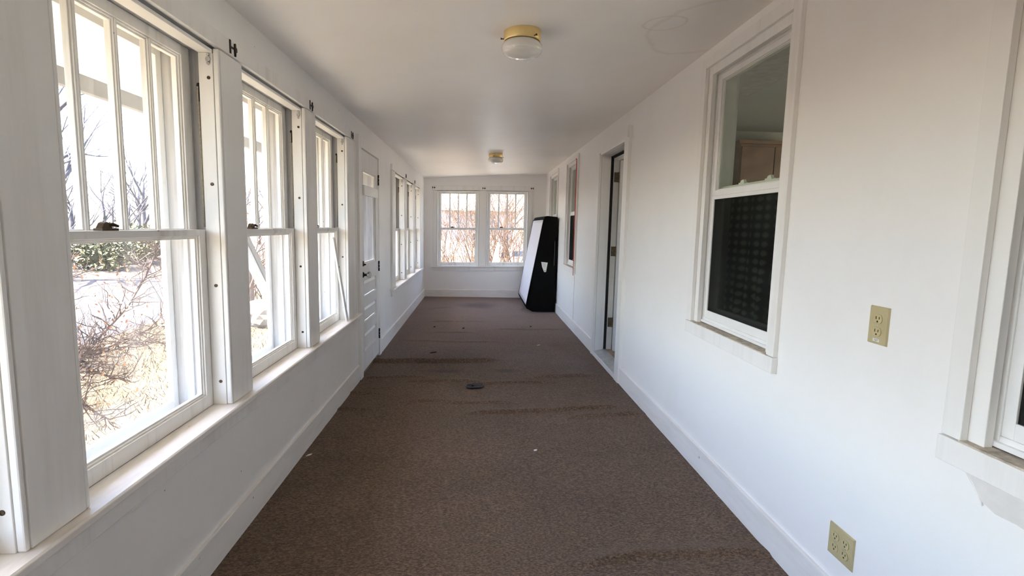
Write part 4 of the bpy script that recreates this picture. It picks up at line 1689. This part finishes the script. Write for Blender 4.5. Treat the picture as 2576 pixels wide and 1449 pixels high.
bare_tree('bare_tree', 21, 3.2, .075, 3, 2, .7, M['bark2'], 'small brown tree with rusty dead leaves behind the diagonal board', 'tree', None, (-4.45, 10.45, ground_h(-4.45, 10.45)), leaves=.5)
bare_tree('bare_tree', 8, 10.5, .19, 4, 3, .9, M['bark'], 'tall leafless tree across the road, its branches against the sky', 'tree', None, (-12.9, 15.6, ground_h(-12.9, 15.6)))
gw = 'bare woodland trees across the road'
protos = []
for s in range(3):
    protos.append(bare_tree('woodland_tree', 40 + s, 7.5 + s, .12, 3, 2, .6, M['bark'], 'pale leafless woodland tree standing far across the road', 'tree', gw, (-20.0 - 3 * s, 24.0 + 5 * s, -.5)))
rg = random.Random(77)
for i in range(5):
    for j in range(6):
        x = -17.5 - 6.2 * i + rg.uniform(-1.2, 1.2)
        y = 15.5 + 6.4 * j + 4.5 * i + rg.uniform(-1.2, 1.2)
        if any((x + 20 + 3 * q) ** 2 + (y - 24 - 5 * q) ** 2 < 20 for q in range(3)):
            continue
        copy_tree(protos[(i + 2 * j) % 3], (x, y, -.5), rg.uniform(0, 6.28), rg.uniform(.75, 1.1))


for i in range(13):
    copy_tree(protos[i % 3], (-17.0 - 1.2 * (i % 2), 19.0 + 1.9 * i, -.5), rg.uniform(0, 6.28), rg.uniform(.5, .75))


# evergreen bushes beyond the road
def evergreen(seed, loc, w, h, label):
    rg = random.Random(seed)
    R = thing('evergreen_bush', loc, label, 'bush', 'evergreens beyond the road')
    mb = MB()
    base = Vector(loc)
    tr = MB()
    tr.tube([base + Vector((0, 0, -.1)), base + Vector((0, 0, h * .7))], [.07, .03], 7)
    tr.build('trunk', M['bark2'], R)
    pts = []
    blobs = [(rg.uniform(-w, w) * .6, rg.uniform(-w, w) * .6, rg.uniform(.25, .8) * h, rg.uniform(.3, .55) * w) for _ in range(16)]
    for _ in range(3800):
        bx, by, bz, br = rg.choice(blobs)
        v = Vector((rg.gauss(0, 1), rg.gauss(0, 1), rg.gauss(0, 1))).normalized() * br * rg.uniform(.6, 1.05)
        q = base + Vector((bx, by, bz)) + v * 1.0
        if q.z > base.z + .05:
            pts.append(q)
    leaf_cards(mb, pts, .085, rg)
    mb.build('foliage', M['evergreen'], R, closed=False)
    return R


ebs = [(-13.6, 14.3, 1.2, 1.25), (-13.9, 16.9, 1.3, 1.4), (-13.8, 19.6, 1.3, 1.3), (-14.2, 22.4, 1.3, 1.4), (-14.4, 25.3, 1.4, 1.5), (-14.8, 28.4, 1.4, 1.45), (-15.0, 31.6, 1.5, 1.55)]
for i, (x, y, w_, h_) in enumerate(ebs):
    evergreen(100 + i, (x, y, ground_h(x, y)), w_, h_, 'rounded green evergreen bush in the row beyond the road')


# thicket behind the end wall
def thicket(seed, loc, h, n, mat):
    rg = random.Random(seed)
    R = thing('thicket_bush', loc, 'tangled leafless tan bush behind the end windows', 'bush', 'brush behind the end wall')
    base = Vector(loc)
    mb, tips = MB(), []
    for _ in range(n):
        t = rg.uniform(0, 2 * PI)
        lean = rg.uniform(.1, .7)
        b = base + Vector((rg.uniform(-.5, .5), rg.uniform(-.5, .5), -.05))
        grow(mb, b, (math.cos(t) * lean, math.sin(t) * lean, 1), h * rg.uniform(.3, .55), .017, 3, rg, .8, 4, 4, 0.0, 3, tips)
    mb.build('stems', mat, R, smooth=True, closed=False)
    lf = MB()
    leaf_cards(lf, [q for q in tips if rg.random() < .25], .028, rg, 1, .05)
    lf.build('dead_leaves', M['deadleaf'], R, closed=False)
    return R


th = [thicket(60, (-.5, 13.4, -.6), 4.2, 13, M['twig2']), thicket(61, (.95, 14.4, -.6), 4.6, 13, M['twig2']), thicket(62, (.2, 16.2, -.6), 5.0, 13, M['twig2'])]
rg = random.Random(9)
for i in range(13):
    y = 14.5 + i * .75
    copy_tree(th[i % 3], ((-.19, .02, .20, -.08, .12)[i % 5] * y + rg.uniform(-.2, .2), y, -.6), rg.uniform(0, 6.28), rg.uniform(.85, 1.2))
for i, (x, y, q) in enumerate(((-5.3, 12.6, .62), (-5.7, 15.2, .7), (-6.0, 10.9, .5))):
    t = copy_tree(th[i], (x, y, ground_h(x, y)), 1.1 * i, q)
    t['group'] = 'brush at the lawn edge'
    t['label'] = 'leafless brown brush at the lawn edge beyond the diagonal board'
wb = 'bare trees behind the end wall'
for i in range(7):
    y = rg.uniform(30, 50)
    t = copy_tree(protos[i % 3], (rg.uniform(-.22, .24) * y, y, -.5), rg.uniform(0, 6.28), rg.uniform(.6, 1.0))
    t['group'] = wb
    t['label'] = 'pale leafless tree rising behind the brush outside the end windows'

# white pointed tarp and pale house beyond the end windows
R = thing('tarp_cover', (.45, 13.0, -.6), 'white pointed tarp standing in the brush outside the right end window', 'tarp')
mb = MB()
mb.prism([(-.22, -.62), (.16, -.62), (.14, .1), (.11, .55), (.085, .93), (.06, .93), (-.08, .35)], 12.9, 13.5, lambda a, b, e: (.42 + a, e + .25 * (b + .6) * (1 if e < 13.2 else -.4), b))
mb.build('sheet', M['tarp'], R, bev=0.01)
H = thing('pale_house', (-2.0, 36, -.6), 'pale white house seen through the brush behind the end windows', 'house')
MB().box(-5.5, 2.2, 34, 41, -.65, 2.3).build('wall', M['house'], H)
mb = MB()
mb.prism([(33.5, 2.3), (41.5, 2.3), (37.5, 3.6)], -5.9, 2.6, lambda a, b, e: (e, a, b))
mb.build('roof', M['roof'], H)
